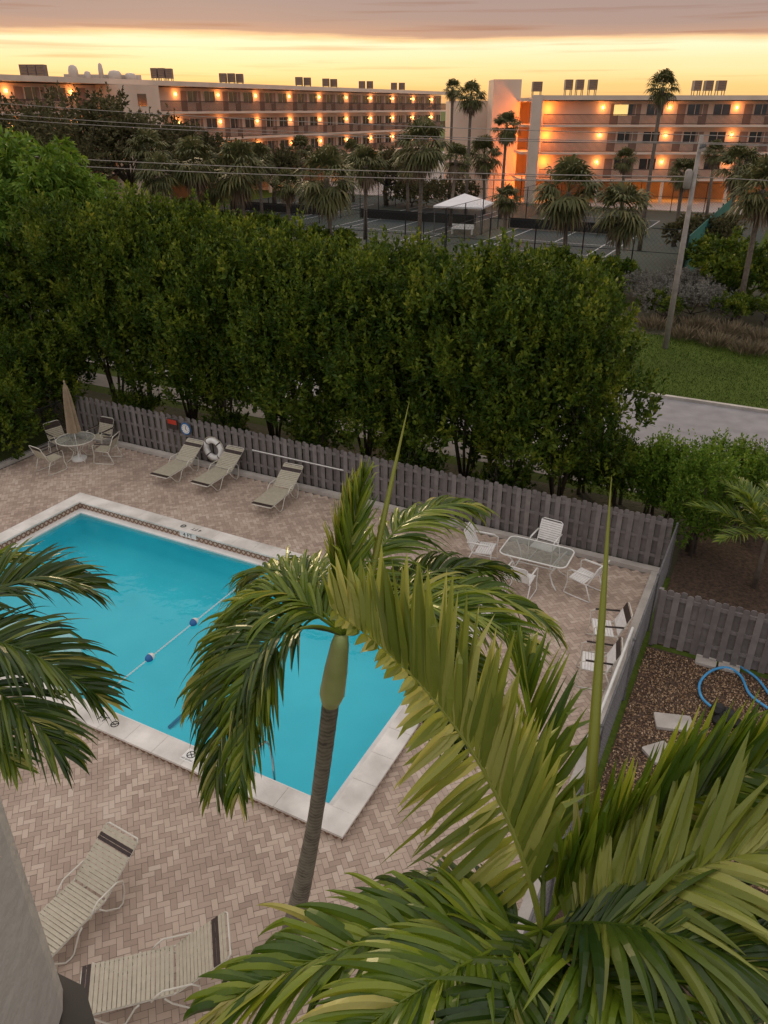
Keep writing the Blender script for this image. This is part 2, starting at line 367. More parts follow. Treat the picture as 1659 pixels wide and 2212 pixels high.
def wallm(a,b,z): return Matrix.Translation((a,b,z))@Matrix.Rotation(R(90),4,'X')
pl=MB(); pl.box(4.05,4.6,-cw-.004,-cw+.0,-.03,.10); pl.build('marker_tile',M['white'],pool)
text('4 FT',.17,wallm(4.32,-cw-.008,.035),M['black'],pool)
def nodive(a,b):
    m_=MB()
    m_.tube([(a+.07*math.cos(2*PI*j/20),b+.07*math.sin(2*PI*j/20),zt+.004) for j in range(20)],.009,4,True)
    m_.tube([(a-.05,b-.05,zt+.004),(a+.05,b+.05,zt+.004)],.008,4); m_.tube([(a-.05,b+.01,zt+.004),(a+.03,b-.01,zt+.004)],.008,4)
    m_.build('no_diving_symbol',M['black'],pool)
text('4 FT',.17,flat(4.45,-.2,zt+.004,PI),M['black'],pool); nodive(4.0,-.2)
text('4 FT',.17,flat(8.2,-.2,zt+.004,PI),M['black'],pool); nodive(7.8,-.2)
pa,pb=toF(G(455,1683,zt)); text('5 FT',.18,flat(pa,PB+.2,zt+.004,0),M['black'],pool)
pa,pb=toF(G(388,1656,zt)); pl=MB(); pl.box(pa-.13,pa+.13,PB+.09,PB+.36,zt,zt+.003); pl.build('marker_tile',M['white'],pool)
m_=MB(); m_.tube([(pa+.075*math.cos(2*PI*j/20),PB+.25+.075*math.sin(2*PI*j/20),zt+.006) for j in range(20)],.008,4,True); m_.tube([(pa-.05,PB+.2,zt+.006),(pa+.05,PB+.3,zt+.006)],.007,4); m_.tube([(pa-.05,PB+.29,zt+.006),(pa+.05,PB+.21,zt+.006)],.007,4); m_.build('no_diving_symbol',M['black'],pool)
text('NO DIVING',.045,flat(pa,PB+.13,zt+.006,0),M['black'],pool)
pa,pb=toF(G(195,1575,zt)); text('FT',.18,flat(pa,PB+.2,zt+.004,0),M['black'],pool); nodive(pa+.30,PB+.2)
rp=MB(); 
for sgn in (0,PI):
    rp.tube([F(6.85+.012*math.cos(j*1.3+sgn),-.55-5.7*j/150,-.098+.012*math.sin(j*1.3+sgn)) for j in range(151)],.006,4)
tag(rp.build('safety_rope',M['wstrap']),'twisted white safety rope stretched across the turquoise pool water','rope')
def float_(b,lab):
    t=thing('rope_float',lab,'float',F(6.85,b,-.09),ANG,'blue and white floats on the pool rope')
    for y0_,y1_,mt,nm in ((-.12,0,'blue','blue_half'),(0,.12,'white','white_half')):
        m_=MB(); pts=[];rs=[]
        for j in range(7):
            y=y0_+(y1_-y0_)*j/6; pts.append((0,y,0)); rs.append(max(.015,.085*math.sqrt(max(0,1-(y/.12)**2))))
        m_.tube(pts,rs,14); m_.build(nm,M[mt],t,True)
float_(-3.25,'farther blue and white float on the pool rope'); float_(-4.65,'nearer blue and white float on the pool rope')
t=thing('pool_ladder','shiny steel pool ladder on the near coping left of the palm trunk','pool ladder',F(10.7,PB+.25,0),ANG)
for s in (-.25,.25):
    m_=MB(); m_.tube([(s,-.1,.13),(s,-.1,.6),(s,-.04,.78),(s,.1,.85),(s,.3,.8),(s,.42,.6),(s,.45,.1),(s,.45,-.9)],.022,8); m_.build('handrail',M['steel'],t,True)
for zq in (-.3,-.6,-.85): m_=MB(); m_.box(-.25,.25,.41,.49,zq-.015,zq+.015); m_.build('ladder_step',M['white'],t)

# ---------------- wood fences
def picket_fence(name,label,a0,a1,b,h=1.4):
    t=thing(name,label,'fence',F(a0,b,0),ANG); Lf=a1-a0
    p=MB(); n=int(Lf/.128)
    for i in range(n):
        x=i*Lf/n; hh=h+U(-.012,.012); y=-.045 if i%2==0 else .02
        w_=.124
        p.add([(x,y,.06),(x+w_,y,.06),(x+w_,y,hh-.035),(x+w_*.78,y,hh),(x+w_*.22,y,hh),(x,y,hh-.035),
               (x,y+.018,.06),(x+w_,y+.018,.06),(x+w_,y+.018,hh-.035),(x+w_*.78,y+.018,hh),(x+w_*.22,y+.018,hh),(x,y+.018,hh-.035)],
              [(0,1,2,3,4,5),(11,10,9,8,7,6),(0,6,7,1),(1,7,8,2),(2,8,9,3),(3,9,10,4),(4,10,11,5),(5,11,6,0)])
    p.build('picket_panel',M['wood'],t)
    for zr in (.3,.75,1.2): r_=MB(); r_.box(0,Lf,-.025,.018,zr,zr+.08); r_.build('rail',M['wood'],t)
    for x in np.arange(0,Lf+.01,2.4):
        q=MB(); q.box(x-.045,x+.045,.04,.13,-.05,h-.05); q.build('post',M['wood'],t)
    return t
picket_fence('picket_fence','long weathered grey picket fence behind the pool loungers and tables',-3.75,15.75,3.62)
picket_fence('picket_fence','short weathered grey picket fence along the gravel bed on the right',16.0,24,.45)
def chain(name,label,P,Q,h,mat,sp_=.09,r=.004,posts=5):
    t=thing(name,label,'fence',P,math.atan2(Q.y-P.y,Q.x-P.x)); Lf=(Q-P).length
    w=MB()
    x=-h
    while x<Lf:
        for s in (1,-1):
            xa,xb=x,x+h; z0,z1=(0.05,h) 
            ca_=max(0,xa); cb_=min(Lf,xb)
            if cb_>ca_:
                f0=(ca_-xa)/(xb-xa); f1=(cb_-xa)/(xb-xa)
                za=z0+(z1-z0)*(f0 if s>0 else 1-f0); zb_=z0+(z1-z0)*(f1 if s>0 else 1-f1)
                w.tube([(ca_,s*.003,za),(cb_,s*.003,zb_)],r,3)
        x+=sp_
    w.build('wire_mesh',mat,t)
    q=MB(); q.tube([(0,0,h),(Lf,0,h)],.020,8); q.build('top_rail',mat,t)
    for i in range(posts):
        x=Lf*i/(posts-1); q=MB(); q.tube([(x,0,-.05),(x,0,h+.04),(x,0,h+.06)],[.03,.03,.005],8); q.build('post',mat,t)
    return t
chain('chain_link_fence','galvanised chain link fence along the right side of the paved deck',F(15.85,3.5),F(15.85,-9),1.35,M['galv'],.09,.0035,6)
chain('chain_link_fence','black chain link fence along the left side of the deck',F(-3.9,3.5),F(-3.9,-9),1.3,M['black'],.08,.005,6)
t=thing('gate_rail','white tubular gate frame against the chain link fence at the right deck edge','gate',F(15.74,-.95),ANG)
q=MB(); q.tube([(0,0,0),(0,0,1.2),(0,-.06,1.28),(0,-3.0,1.28),(0,-3.06,1.2),(0,-3.06,0)],.028,8); q.build('gate_frame',M['white'],t,True)
q=MB(); q.tube([(0,0,.25),(0,-3.06,.25)],.02,8); q.build('cross_rail',M['white'],t)
p=FB(462,970,3.50); t=thing('life_ring','white life ring hanging on the fence between two loungers','life ring',p,ANG)
q=MB(); q.tube([(.29*math.cos(2*PI*j/28),0,.29*math.sin(2*PI*j/28)) for j in range(28)],.095,10,True); q.build('ring',M['white'],t,True)
for a_ in (45,135,225,315):
    q=MB(); A_=R(a_); pts=[(.29*math.cos(A_+dd_),0,.29*math.sin(A_+dd_)) for dd_ in (-.06,0,.06)]; q.tube(pts,.099,10); q.build('band',M['dark'],t,True)
q=MB(); q.tube([(.41*math.cos(2*PI*j/32),-.02+.02*math.sin(j*2),.41*math.sin(2*PI*j/32)) for j in range(32)],.012,5,True); q.build('grab_rope',M['strap'],t)
p=FB(402,926,3.50); t=thing('wall_clock','round white clock with a blue rim on the picket fence','clock',p,ANG)
q=MB(); q.tube([(0,-.03,0),(0,.0,0)],.17,24); q.build('dial',M['white'],t)
q=MB(); q.tube([(.18*math.cos(2*PI*j/28),-.02,.18*math.sin(2*PI*j/28)) for j in range(28)],.024,8,True); q.build('rim',M['blue'],t,True)
q=MB(); q.tube([(0,-.035,0),(.03,-.035,.11)],.008,4); q.tube([(0,-.035,0),(.06,-.035,-.04)],.008,4)
for j in range(12): a_=2*PI*j/12; q.tube([(.12*math.cos(a_),-.034,.12*math.sin(a_)),(.145*math.cos(a_),-.034,.145*math.sin(a_))],.006,4)
q.build('clock_face_marks',M['black'],t)
p=FB(373,916,3.50); t=thing('fence_sign','small red and black sign left of the round clock on the fence','sign',p,ANG)
q=MB(); q.box(-.2,.2,-.02,0,-.17,.17); q.build('backing',M['dark'],t); q=MB(); q.box(-.18,.18,-.024,-.0205,.0,.15); q.build('red_panel',M['red'],t)
p0=FB(545,972,3.48); p1=FB(742,1016,3.48); q=MB(); q.tube([p0,p1],.016,8); tag(q.build('rescue_pole',M['white']),'long thin white rescue pole hung level on the picket fence','pole')

# ---------------- furniture
def strapq(mb,p,qv,w,th=.006):
    n=(qv-p).cross(w).normalized()*th
    mb.add([p-w/2,p+w/2,qv+w/2,qv-w/2,p-w/2+n,p+w/2+n,qv+w/2+n,qv-w/2+n],[(0,1,2,3),(7,6,5,4),(0,4,5,1),(1,5,6,2),(2,6,7,3),(3,7,4,0)])
def straps_on(path,hw,a0,a1,pitch,width):
    mb=MB(); pts=[Vector((x,0,z)) for x,z in path]
    ls=[0]
    for i in range(1,len(pts)): ls.append(ls[-1]+(pts[i]-pts[i-1]).length)
    s=a0
    while s<a1:
        for i in range(1,len(pts)):
            if s<=ls[i]:
                T=(pts[i]-pts[i-1]).normalized(); c=pts[i-1]+T*(s-ls[i-1])
                strapq(mb,c+Vector((0,-hw,.012)),c+Vector((0,hw,.012)),T*width); break
        s+=pitch
    return mb
def make_lounger(loc,rz,label):
    t=thing('sun_lounger',label,'sun lounger',loc,rz)
    path=[(0,.33),(1.15,.35),(1.83,.79)]; hw=.31
    def side(s):
        y=s*hw; q=MB(); q.tube([(.02,y,.31),(1.13,y,.335),(1.18,y,.355),(1.78,y,.745),(1.84,y,.79)],.014,7); return q
    for s in (-1,1): side(s).build('side_rail',M['frame'],t,True)
    q=MB(); q.tube([(1.84,-hw,.79),(1.865,-hw*.9,.805),(1.865,hw*.9,.805),(1.84,hw,.79)],.014,7); q.build('head_bar',M['frame'],t,True)
    q=MB(); q.tube([(.02,-hw,.31),(.0,-hw*.9,.31),(.0,hw*.9,.31),(.02,hw,.31)],.014,7); q.build('foot_bar',M['frame'],t,True)
    for s in (-1,1):
        y=s*(hw+.03)
        q=MB(); q.tube([(.12,y,.33),(.2,y,.25),(.38,y,.03),(.46,y,.012),(.52,y,.03),(.66,y,.28),(.72,y,.33)],.013,7); q.build('leg',M['frame'],t,True)
        q=MB(); q.tube([(.86,y,.33),(.93,y,.42),(1.02,y,.49),(1.36,y,.49),(1.45,y,.42),(1.44,y,.2),(1.38,y,.03),(1.3,y,.012),(1.1,y,.2),(1.02,y,.33)],.013,7); q.build('arm_loop',M['frame'],t,True)
    straps_on(path,hw+.012,.14,1.14,.057,.046).build('seat_straps',M['strap'],t)
    straps_on(path,hw+.012,1.19,1.73,.057,.046).build('back_straps',M['strap'],t)
    straps_on(path,hw+.012,.03,.10,.057,.05).build('foot_straps',M['dark'],t)
    straps_on(path,hw+.012,1.765,1.82,.054,.048).build('head_straps',M['dark'],t)
    straps_on(path,hw+.012,1.872,1.93,.057,.046).build('top_straps',M['strap'],t)
    return t
f1=G(345,1050); lo=make_lounger(f1,R(64),'beige strap lounger by the fence, left of the life ring')
dup(lo,G(432,1068),R(63),'beige strap lounger by the fence, just right of the life ring')
dup(lo,G(566,1115),R(66),'beige strap lounger standing alone below the long white pole on the fence')
dup(lo,Vector((-4.68,6.05,0)),R(60),'beige strap lounger on the near deck, partly behind the stucco column')
dup(lo,Vector((-3.76,5.66,0)),R(14),'beige strap lounger lying crosswise at the bottom of the picture')
def make_chair(name,label,loc,rz,sm,accent,vertical=False):
    t=thing(name,label,'chair',loc,rz)
    hw=.27; fr=M['frame'] if not vertical else M['white']
    path=[(.25,.43),(-.2,.40),(-.42,.93)]
    for s in (-1,1):
        y=s*hw; q=MB(); q.tube([(.25,y,.43),(-.18,y,.40),(-.24,y,.45),(-.42,y,.91)],.013,7); q.build('side_rail',fr,t,True)
        y2=s*(hw+.035); q=MB(); q.tube([(-.34,y2,.66),(.2,y2,.66),(.28,y2,.62),(.27,y2,.3),(.33,y2,.03),(.27,y2,.013),(-.3,y2,.013),(-.36,y2,.03),(-.2,y2,.42)],.013,7); q.build('leg',fr,t,True)
        q=MB(); q.tube([(-.3,y2,.675),(.2,y2,.675)],.02,7); q.build('arm_pad',M['dark'] if accent else fr,t,True)
    q=MB(); q.tube([(-.42,-hw,.91),(-.44,-hw*.8,.94),(-.44,hw*.8,.94),(-.42,hw,.91)],.013,7); q.build('top_bar',fr,t,True)
    q=MB(); q.tube([(.25,-hw,.43),(.25,hw,.43)],.013,7); q.build('front_bar',fr,t,True)
    straps_on(path,hw+.012,.03,.42,.056,.047).build('seat_straps',sm,t)
    straps_on(path,hw+.012,.52,.85 if accent else .99,.056,.047).build('back_straps',sm,t)
    if accent: straps_on(path,hw+.012,.865,1.0,.056,.05).build('top_straps',M['dark'],t)
    return t
tc0=G(172,992)
t=thing('round_table','round glass patio table under the closed tan umbrella','table',tc0,0)
q=MB(); q.add([(.58*math.cos(2*PI*j/32),.58*math.sin(2*PI*j/32),.71) for j in range(32)],[tuple(range(32))]); q.build('glass_top',M['gtop'],t)
q=MB(); q.tube([(.59*math.cos(2*PI*j/32),.59*math.sin(2*PI*j/32),.705) for j in range(32)],.016,6,True); q.build('rim',M['frame'],t,True)
for j in range(4):
    a_=PI/4+j*PI/2; c_,s_=math.cos(a_),math.sin(a_); q=MB(); q.tube([(.5*c_,.5*s_,.69),(.3*c_,.3*s_,.55),(.13*c_,.13*s_,.3),(.25*c_,.25*s_,.1),(.42*c_,.42*s_,.015)],.014,6); q.build('leg',M['frame'],t,True)
t=thing('closed_umbrella','closed tan patio umbrella standing through the round glass table','umbrella',tc0,0)
q=MB(); q.tube([(0,0,0),(0,0,2.55)],.019,8); q.build('pole',M['white'],t)
q=MB(); q.lathe([(.235,.95),(.225,1.05),(.20,1.3),(.17,1.7),(.13,2.1),(.085,2.38),(.03,2.52)],16,(0,0,0),.35); q.build('canopy',M['canvas'],t)
q=MB(); q.lathe([(.24,0),(.24,.06),(.05,.1),(.04,.2)],20); q.build('base',M['ledge'],t)
q=MB(); q.lathe([(.02,2.53),(.035,2.56),(.035,2.6),(.01,2.64)],10); q.build('finial',M['canvas'],t)
ch=make_chair('patio_chair','beige strap chair at the front left of the round table',tc0+Vector((-.55,-.85,0)),R(57),M['strap'],True)
for (dx,dy,rz,lb) in ((-.75,.6,-40,'beige strap chair behind the round table on the left of the umbrella'),(.45,.9,-115,'beige strap chair against the fence, right behind the round table'),(.95,-.1,172,'beige strap chair to the right of the round table')):
    dup(ch,tc0+Vector((dx,dy,0)),R(rz),lb)
pc0=make_chair('patio_chair','farther of the two pale strap chairs by the right deck edge',G(1302,1392),R(172),M['wstrap'],True)
dup(pc0,G(1280,1468),R(165),'nearer of the two pale strap chairs by the right deck edge')
rt=G(1160,1192,.7); rt.z=0
t=thing('glass_table','rectangular glass patio table with rounded corners and white legs','table',rt,ANG)
def rrect(a,b,r,n=5):
    o=[]
    for (cx,cy,s0) in ((a-r,b-r,0),(-a+r,b-r,90),(-a+r,-b+r,180),(a-r,-b+r,270)):
        for j in range(n+1): an=R(s0+90*j/n); o.append((cx+r*math.cos(an),cy+r*math.sin(an)))
    return o
rr_=rrect(.80,.48,.17); q=MB(); q.add([(x,y,.708) for x,y in rr_],[tuple(range(len(rr_)))]); q.build('glass_top',M['gtop'],t)
q=MB(); q.tube([(x,y,.705) for x,y in rr_],.018,6,True); q.build('rim',M['white'],t,True)
for sx_ in (-1,1):
    for sy_ in (-1,1):
        q=MB(); q.tube([(sx_*.62,sy_*.36,.69),(sx_*.5,sy_*.3,.5),(sx_*.42,sy_*.24,.32),(sx_*.52,sy_*.3,.12),(sx_*.64,sy_*.38,.012)],.018,7); q.build('leg',M['white'],t,True)
for pp in (((-.42,0,.32),(.42,0,.32)),((-.42,-.24,.32),(-.42,.24,.32)),((.42,-.24,.32),(.42,.24,.32))): q=MB(); q.tube(pp,.015,6); q.build('stretcher',M['white'],t,True)
wc=make_chair('white_chair','white strap chair at the left end of the rectangular glass table',rt+E1*-1.35+E2*.05,ANG+R(5),M['wstrap'],False,True)
dup(wc,rt+E1*-.05+E2*.85,ANG+R(-95),'white strap chair between the rectangular glass table and the fence')
dup(wc,rt+E1*1.2+E2*-.12,ANG+R(165),'white strap chair at the right end of the rectangular glass table')
dup(wc,rt+E1*-.1+E2*-.85,ANG+R(88),'white strap chair in front of the rectangular glass table')

# ---------------- gravel bed, stones
sheet('mulch_bed',15.95,40,.6,7.0,-.045,M['mulch'])
sheet('gravel_bed',15.95,40,-12,.42,-.045,M['mulch'])
n_=30000; a=rng.uniform(15.95,21,n_); b=rng.uniform(-6,.35,n_); s=rng.uniform(.014,.03,n_)
P=np.stack([A0.x+E1.x*a+E2.x*b,A0.y+E1.y*a+E2.y*b,np.full(n_,-.035)],1)
offs=rng.normal(size=(n_,4,3)); offs/=np.linalg.norm(offs,axis=2,keepdims=True)
Vv=P[:,None,:]+offs*s[:,None,None]; Vv[:,:,2]=np.maximum(Vv[:,:,2],-.044)
Fi=np.arange(n_*4).reshape(n_,4); Fc=np.concatenate([Fi[:,[0,1,2]],Fi[:,[0,2,3]],Fi[:,[0,3,1]],Fi[:,[1,3,2]]])
struct(npmesh('gravel',Vv.reshape(-1,3),Fc,M['gravel']),'stuff','brown and tan gravel covering the bed right of the deck'); bpy.data.objects['gravel']['category']='gravel'
def slab(px,py,a_,b_,rz,lab):
    q=MB(); q.prism(rrect(a_,b_,.03,2),-.04,.02); o=q.build('paving_slab',M['concrete']); o.location=G(px,py); o.rotation_euler=(0,0,rz); tag(o,lab,'slab')
slab(1455,1560,.33,.2,R(-10),'pale concrete slab in the gravel left of the black bag'); slab(1525,1428,.2,.15,R(-27),'small pale slab by the short picket fence'); slab(1425,1625,.24,.2,R(20),'pale concrete slab nearest the chain link fence in the gravel'); slab(1575,1440,.2,.13,R(-27),'second small pale slab by the short picket fence')
def smooth(pts,n=6):
    o=[]
    for i in range(len(pts)-1):
        p0=pts[max(i-1,0)];p1=pts[i];p2=pts[i+1];p3=pts[min(i+2,len(pts)-1)]
        for j in range(n):
            t_=j/n; o.append(.5*((2*p1)+(p2-p0)*t_+(2*p0-5*p1+4*p2-p3)*t_*t_+(3*p1-p0-3*p2+p3)*t_**3))
    o.append(pts[-1]); return o
pts=[G(x,y,.02) for x,y in [(1659,1530),(1620,1500),(1600,1460),(1570,1442),(1535,1450),(1512,1475),(1515,1505),(1540,1530),(1560,1550)]]
q=MB(); q.tube(smooth(pts),.027,7); tag(q.build('blue_hose',M['hose'],None,True),'blue pool hose curled on the gravel bed','hose')
q=MB(); q.tube(smooth([G(1600,1440,.02),G(1640,1470,.02),G(1680,1530,.02)]),.025,7); tag(q.build('blue_hose',M['hose'],None,True),'short length of blue hose at the right edge by the fence','hose')
q=MB()
for i in range(9): 
    c_=G(1565,1548,.12)+Vector((U(-.15,.15),U(-.11,.11),U(-.05,.1))); q.lathe([(.05,-.12),(.13,-.05),(.14,.03),(.07,.11)],9,c_)
tag(q.build('black_bag',M['black']),'crumpled black bag on the gravel beside the blue hose','bag')

# ---------------- foliage
def unit(a): return a/np.linalg.norm(a,axis=-1,keepdims=True)
def leaf_arr(base,dirs,Ln,Wd):
    n=len(base); side=unit(np.cross(dirs,rng.normal(size=(n,3))))
    mid=base+dirs*(Ln*.45)[:,None]; tip=base+dirs*Ln[:,None]; tip[:,2]-=Ln*.12
    V=np.stack([base,mid+side*(Wd*.5)[:,None],tip,mid-side*(Wd*.5)[:,None]],1).reshape(-1,3)
    return V,np.arange(4*n).reshape(n,4)
def crown_arr(blobs,tuft,nleaf,Ln,Wd,up=.6,tl=.35,bottom=-.6):
    bl=np.array(blobs); r=bl[:,3]; w=r**2/np.sum(r**2); idx=rng.choice(len(bl),size=tuft,p=w)
    dr=unit(rng.normal(size=(tuft,3))); dr[:,2]=np.where(dr[:,2]<bottom,-dr[:,2],dr[:,2])
    c=bl[idx,:3]+dr*(r[idx]*rng.uniform(.55,1.0,tuft)**.5)[:,None]
    ax=unit(dr*.7+np.array([0,0,up])+rng.normal(size=(tuft,3))*.25)
    tls=rng.uniform(.5,1.3,tuft)*tl
    c=np.repeat(c,nleaf,0); axr=np.repeat(ax,nleaf,0); tr_=np.repeat(tls,nleaf); n=len(c)
    s=rng.uniform(0,1,n); base=c+axr*(s*tr_)[:,None]
    rad=unit(rng.normal(size=(n,3))); d=unit(axr*(.45+.9*s)[:,None]+rad*.8)
    k_=(1.15-.45*s)
    return leaf_arr(base,d,Ln*rng.uniform(.7,1.2,n)*k_,Wd*rng.uniform(.8,1.2,n)*k_)
def hedge_tree(name,label,loc,h,rad,mat,tuft=1500,seed=0,Ln=.16,Wd=.065,zlow=1.3,stems=4,up=.8,cat='tree',group=None,tl=.35,tips=12):
    rs=random.Random(seed); blobs=[]
    for i in range(28):
        z_=zlow+.3+(h-zlow-1.0)*i/27; f=(z_-zlow)/(h-zlow); ring=rad*math.sqrt(max(.08,1-((f-.38)/.68)**2))
        a_=i*2.4+rs.uniform(-.4,.4); rr=ring*rs.uniform(.45,.98)
        blobs.append((rr*math.cos(a_),rr*math.sin(a_),z_,rad*rs.uniform(.20,.40)))
    for i in range(tips): a_=rs.uniform(0,6.28); rr=rad*math.sqrt(rs.uniform(0,.6)); blobs.append((rr*math.cos(a_),rr*math.sin(a_),h-.2-(rr/rad)**2*h*.3-rs.uniform(0,.5),rad*rs.uniform(.12,.24)))
    t=thing(name,label,cat,loc,rs.uniform(0,6),group)
    V,Fc=crown_arr(blobs,tuft,16,Ln,Wd,up,tl,-.8); npmesh('crown',V,Fc,mat,t)
    q=MB()
    for i in range(stems):
        a_=i*2*PI/stems+rs.uniform(-.4,.4); e=(rad*.5*math.cos(a_),rad*.5*math.sin(a_),h*.65)
        q.tube([(.12*math.cos(a_),.12*math.sin(a_),-.06),(e[0]*.3+rs.uniform(-.1,.1),e[1]*.3,h*.18),(e[0]*.6,e[1]*.6+rs.uniform(-.1,.1),h*.38),e],[.05,.04,.03,.012],7)
        for k_ in range(3):
            f=.3+.2*k_; b0=Vector((e[0]*f,e[1]*f,h*.6*f)); q.tube([b0,b0+Vector((rs.uniform(-.6,.6),rs.uniform(-.6,.6),.7))],[.025,.01],5)
    q.build('trunk',M['trunk'],t,True)
    return t
ordn=['first','second','third','fourth','fifth','sixth','seventh','eighth','ninth','tenth','eleventh','twelfth','thirteenth','fourteenth','fifteenth','sixteenth']
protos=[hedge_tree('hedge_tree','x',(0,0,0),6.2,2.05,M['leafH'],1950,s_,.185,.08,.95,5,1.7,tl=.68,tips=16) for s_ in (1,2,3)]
hp=[(-5.0,6.6,1.10,1.12),(-3.1,6.2,1.0,1.13),(-1.3,6.5,1.05,1.14),(.6,6.0,1.0,1.05),(2.4,6.4,1.0,1.06),(4.2,6.0,1.0,.99),(6.0,6.4,1.0,1.03),(7.7,6.1,1.0,.97),(9.4,6.4,1.0,1.04),(11.0,6.0,1.0,1.0),(12.3,6.2,.9,.94)]
for i,(a_,b_,s_,sz_) in enumerate(hp):
    lab='%s tall bushy dark green tree from the left in the row behind the fence'%ordn[i]
    if i<3: o=protos[i]; o.location=F(a_,b_,0); o['label']=lab; o.scale=(s_,s_,sz_)
    else: o=dup(protos[i%3],F(a_,b_,0),U(0,6),lab,None,(s_,s_,sz_))
for i,(px,py,h_,lab) in enumerate(((1400,1110,2.3,'loose leafy shrub at the right end of the tree row'),(1490,1192,3.0,'tall loose green shrub right of the fence corner'),(1585,1150,2.5,'loose green shrub near the right edge behind the fence corner'),(1545,1095,2.2,'small green shrub behind the tall loose shrub by the road'),(1330,1085,2.0,'low green shrub under the last tree of the row'),(1445,1120,2.2,'leafy shrub between the tall loose shrub and the tree row'),(1640,1120,2.2,'dark leafy shrub at the far right edge behind the feather palm'))):
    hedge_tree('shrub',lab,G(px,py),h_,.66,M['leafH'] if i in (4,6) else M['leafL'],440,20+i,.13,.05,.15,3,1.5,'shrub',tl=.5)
for i,(a_,b_) in enumerate(((-2.5,5.0),(-.6,7.2),(1.3,5.0),(3.2,7.2),(4.9,5.0),(6.8,7.2),(8.2,5.0),(10.0,7.2),(11.0,5.1),(12.8,7.0))):
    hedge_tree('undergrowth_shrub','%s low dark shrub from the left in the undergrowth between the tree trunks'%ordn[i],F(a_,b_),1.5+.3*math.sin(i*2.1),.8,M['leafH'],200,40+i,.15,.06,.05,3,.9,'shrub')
for i,(a_,b_,h_) in enumerate(((-5.6,3.6,3.6),(-5.3,1.2,2.6),(-7.6,3.2,4.4),(-8.2,.4,3.6),(-10.5,3.0,4.8),(-11.8,7.5,5.4),(-9.0,4.8,4.8),(-14.5,9.0,5.6))):
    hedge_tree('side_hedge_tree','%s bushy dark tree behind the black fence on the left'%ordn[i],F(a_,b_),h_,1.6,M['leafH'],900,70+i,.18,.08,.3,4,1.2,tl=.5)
def broad_tree(name,label,loc,h,rad,mat,tuft,seed,Ln,Wd,nb=22,up=.3,trunk_h=.4,tr=.25,group=None,nleaf=16,tl=.4):
    rs=random.Random(seed); t=thing(name,label,'tree' if name!='bush' and name!='silver_shrub' else 'bush',loc,0,group); blobs=[]; q=MB()
    zc=h*.68
    th=h*trunk_h; q.tube([(0,0,-.06),(rs.uniform(-.2,.2),rs.uniform(-.2,.2),th*.5),(rs.uniform(-.3,.3),rs.uniform(-.3,.3),th)],[tr,tr*.8,tr*.65],9)
    for i in range(nb):
        a_=i*2.4+rs.uniform(-.5,.5); rr=rad*math.sqrt(rs.uniform(.05,1)); z_=zc+(h-zc)*.85*math.sqrt(max(0,1-(rr/rad)**2))*rs.uniform(.2,1)-rs.uniform(0,.25)*h*(rr/rad)*.6
        br=rad*rs.uniform(.16,.3); blobs.append((rr*math.cos(a_),rr*math.sin(a_),z_,br))
        if i%2==0:
            e=Vector((rr*math.cos(a_),rr*math.sin(a_),z_-br*.3)); s0=Vector((0,0,th*.95)); q.tube([s0,s0*.5+e*.5+Vector((rs.uniform(-.4,.4),rs.uniform(-.4,.4),-.1)),e],[tr*.5,tr*.28,.03],6)
    V,Fc=crown_arr(blobs,tuft,nleaf,Ln,Wd,up,tl,-.9); npmesh('crown',V,Fc,mat,t); q.build('trunk',M['trunk'],t,True); return t
broad_tree('broadleaf_tree','tall bright green tree at the left edge behind the pool',F(-9.2,8.0),9.5,2.8,M['leafL'],1100,5,.32,.11,30,-.7,.35,.16,tl=.65)
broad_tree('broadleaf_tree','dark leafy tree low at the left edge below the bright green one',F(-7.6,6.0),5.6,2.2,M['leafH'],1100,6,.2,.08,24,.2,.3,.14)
broad_tree('broadleaf_tree','dark tree left of the bright green tree beyond the road',F(-15,13),7.5,3.0,M['leafL'],900,9,.26,.1,24,.2,.35,.2)
ok=[(165,68,10.6,6.4,'wide dark oak in front of the long building at far left'),(268,72,10.6,4.6,'dark oak rising above the small pale roofed shelter'),(40,60,9.6,4.6,'dark oak at the far left edge in front of the building'),(400,82,8.0,3.4,'round dark tree in front of the left building stairwell'),(500,86,7.0,3.2,'dark tree in front of the left end of the railed walkways'),(585,92,6.0,3.0,'low dark tree before the left building, right of the stairwell tree'),(835,96,5.5,3.2,'low dark tree before the right half of the left building')]
for i,(px,Y,h_,r_,lab) in enumerate(ok):
    x=WY(px,300,Y).x; broad_tree('oak_tree',lab,(x,Y,0),h_,r_,M['leafHaze'],720 if i<4 else 420,60+i,.40,.17,26,.2,.4,.3,None,13,.9)
for i,(px,Y,h_,r_,lab) in enumerate(((960,92,2.6,3.6,'rounded dark bush left of the tall beige tower base'),(890,95,2.2,2.6,'low rounded bush in the lot behind the tennis courts'),(1540,58,3.0,2.4,'dark bush beyond the green windscreen'),(1610,47,3.2,2.2,'dark bush under the right palms'),(1650,44,2.6,2.0,'dark bush at the right edge beyond the grass'),(1200,50,1.8,1.6,'dark shrub behind the right end of the tree row'),(1330,47,1.8,1.6,'dark shrub at the corner of the tennis court'),(560,62,2.4,2.4,'dark bush behind the left half of the tree row'),(700,58,2.0,2.0,'dark bush at the foot of the dense fan palm'),(430,64,2.6,2.6,'dark bush below the left fan palms'))):
    x=WY(px,420,Y).x; broad_tree('bush',lab,(x,Y,0),h_,r_,M['leafHaze'] if i<3 else M['leafH'],420,80+i,.32,.15,16,.5,.15,.1,None,12,.5)
for i,(px,py) in enumerate(((1390,640),(1450,632),(1520,645),(1430,668),(1490,672))):
    p=G(px,py+15); broad_tree('silver_shrub','%s silvery grey shrub in the bed beyond the grass verge, back row first'%ordn[i],p,1.5,1.5,M['leafS'],420,100+i,.16,.07,14,.5,.15,.06,None,12,.3)
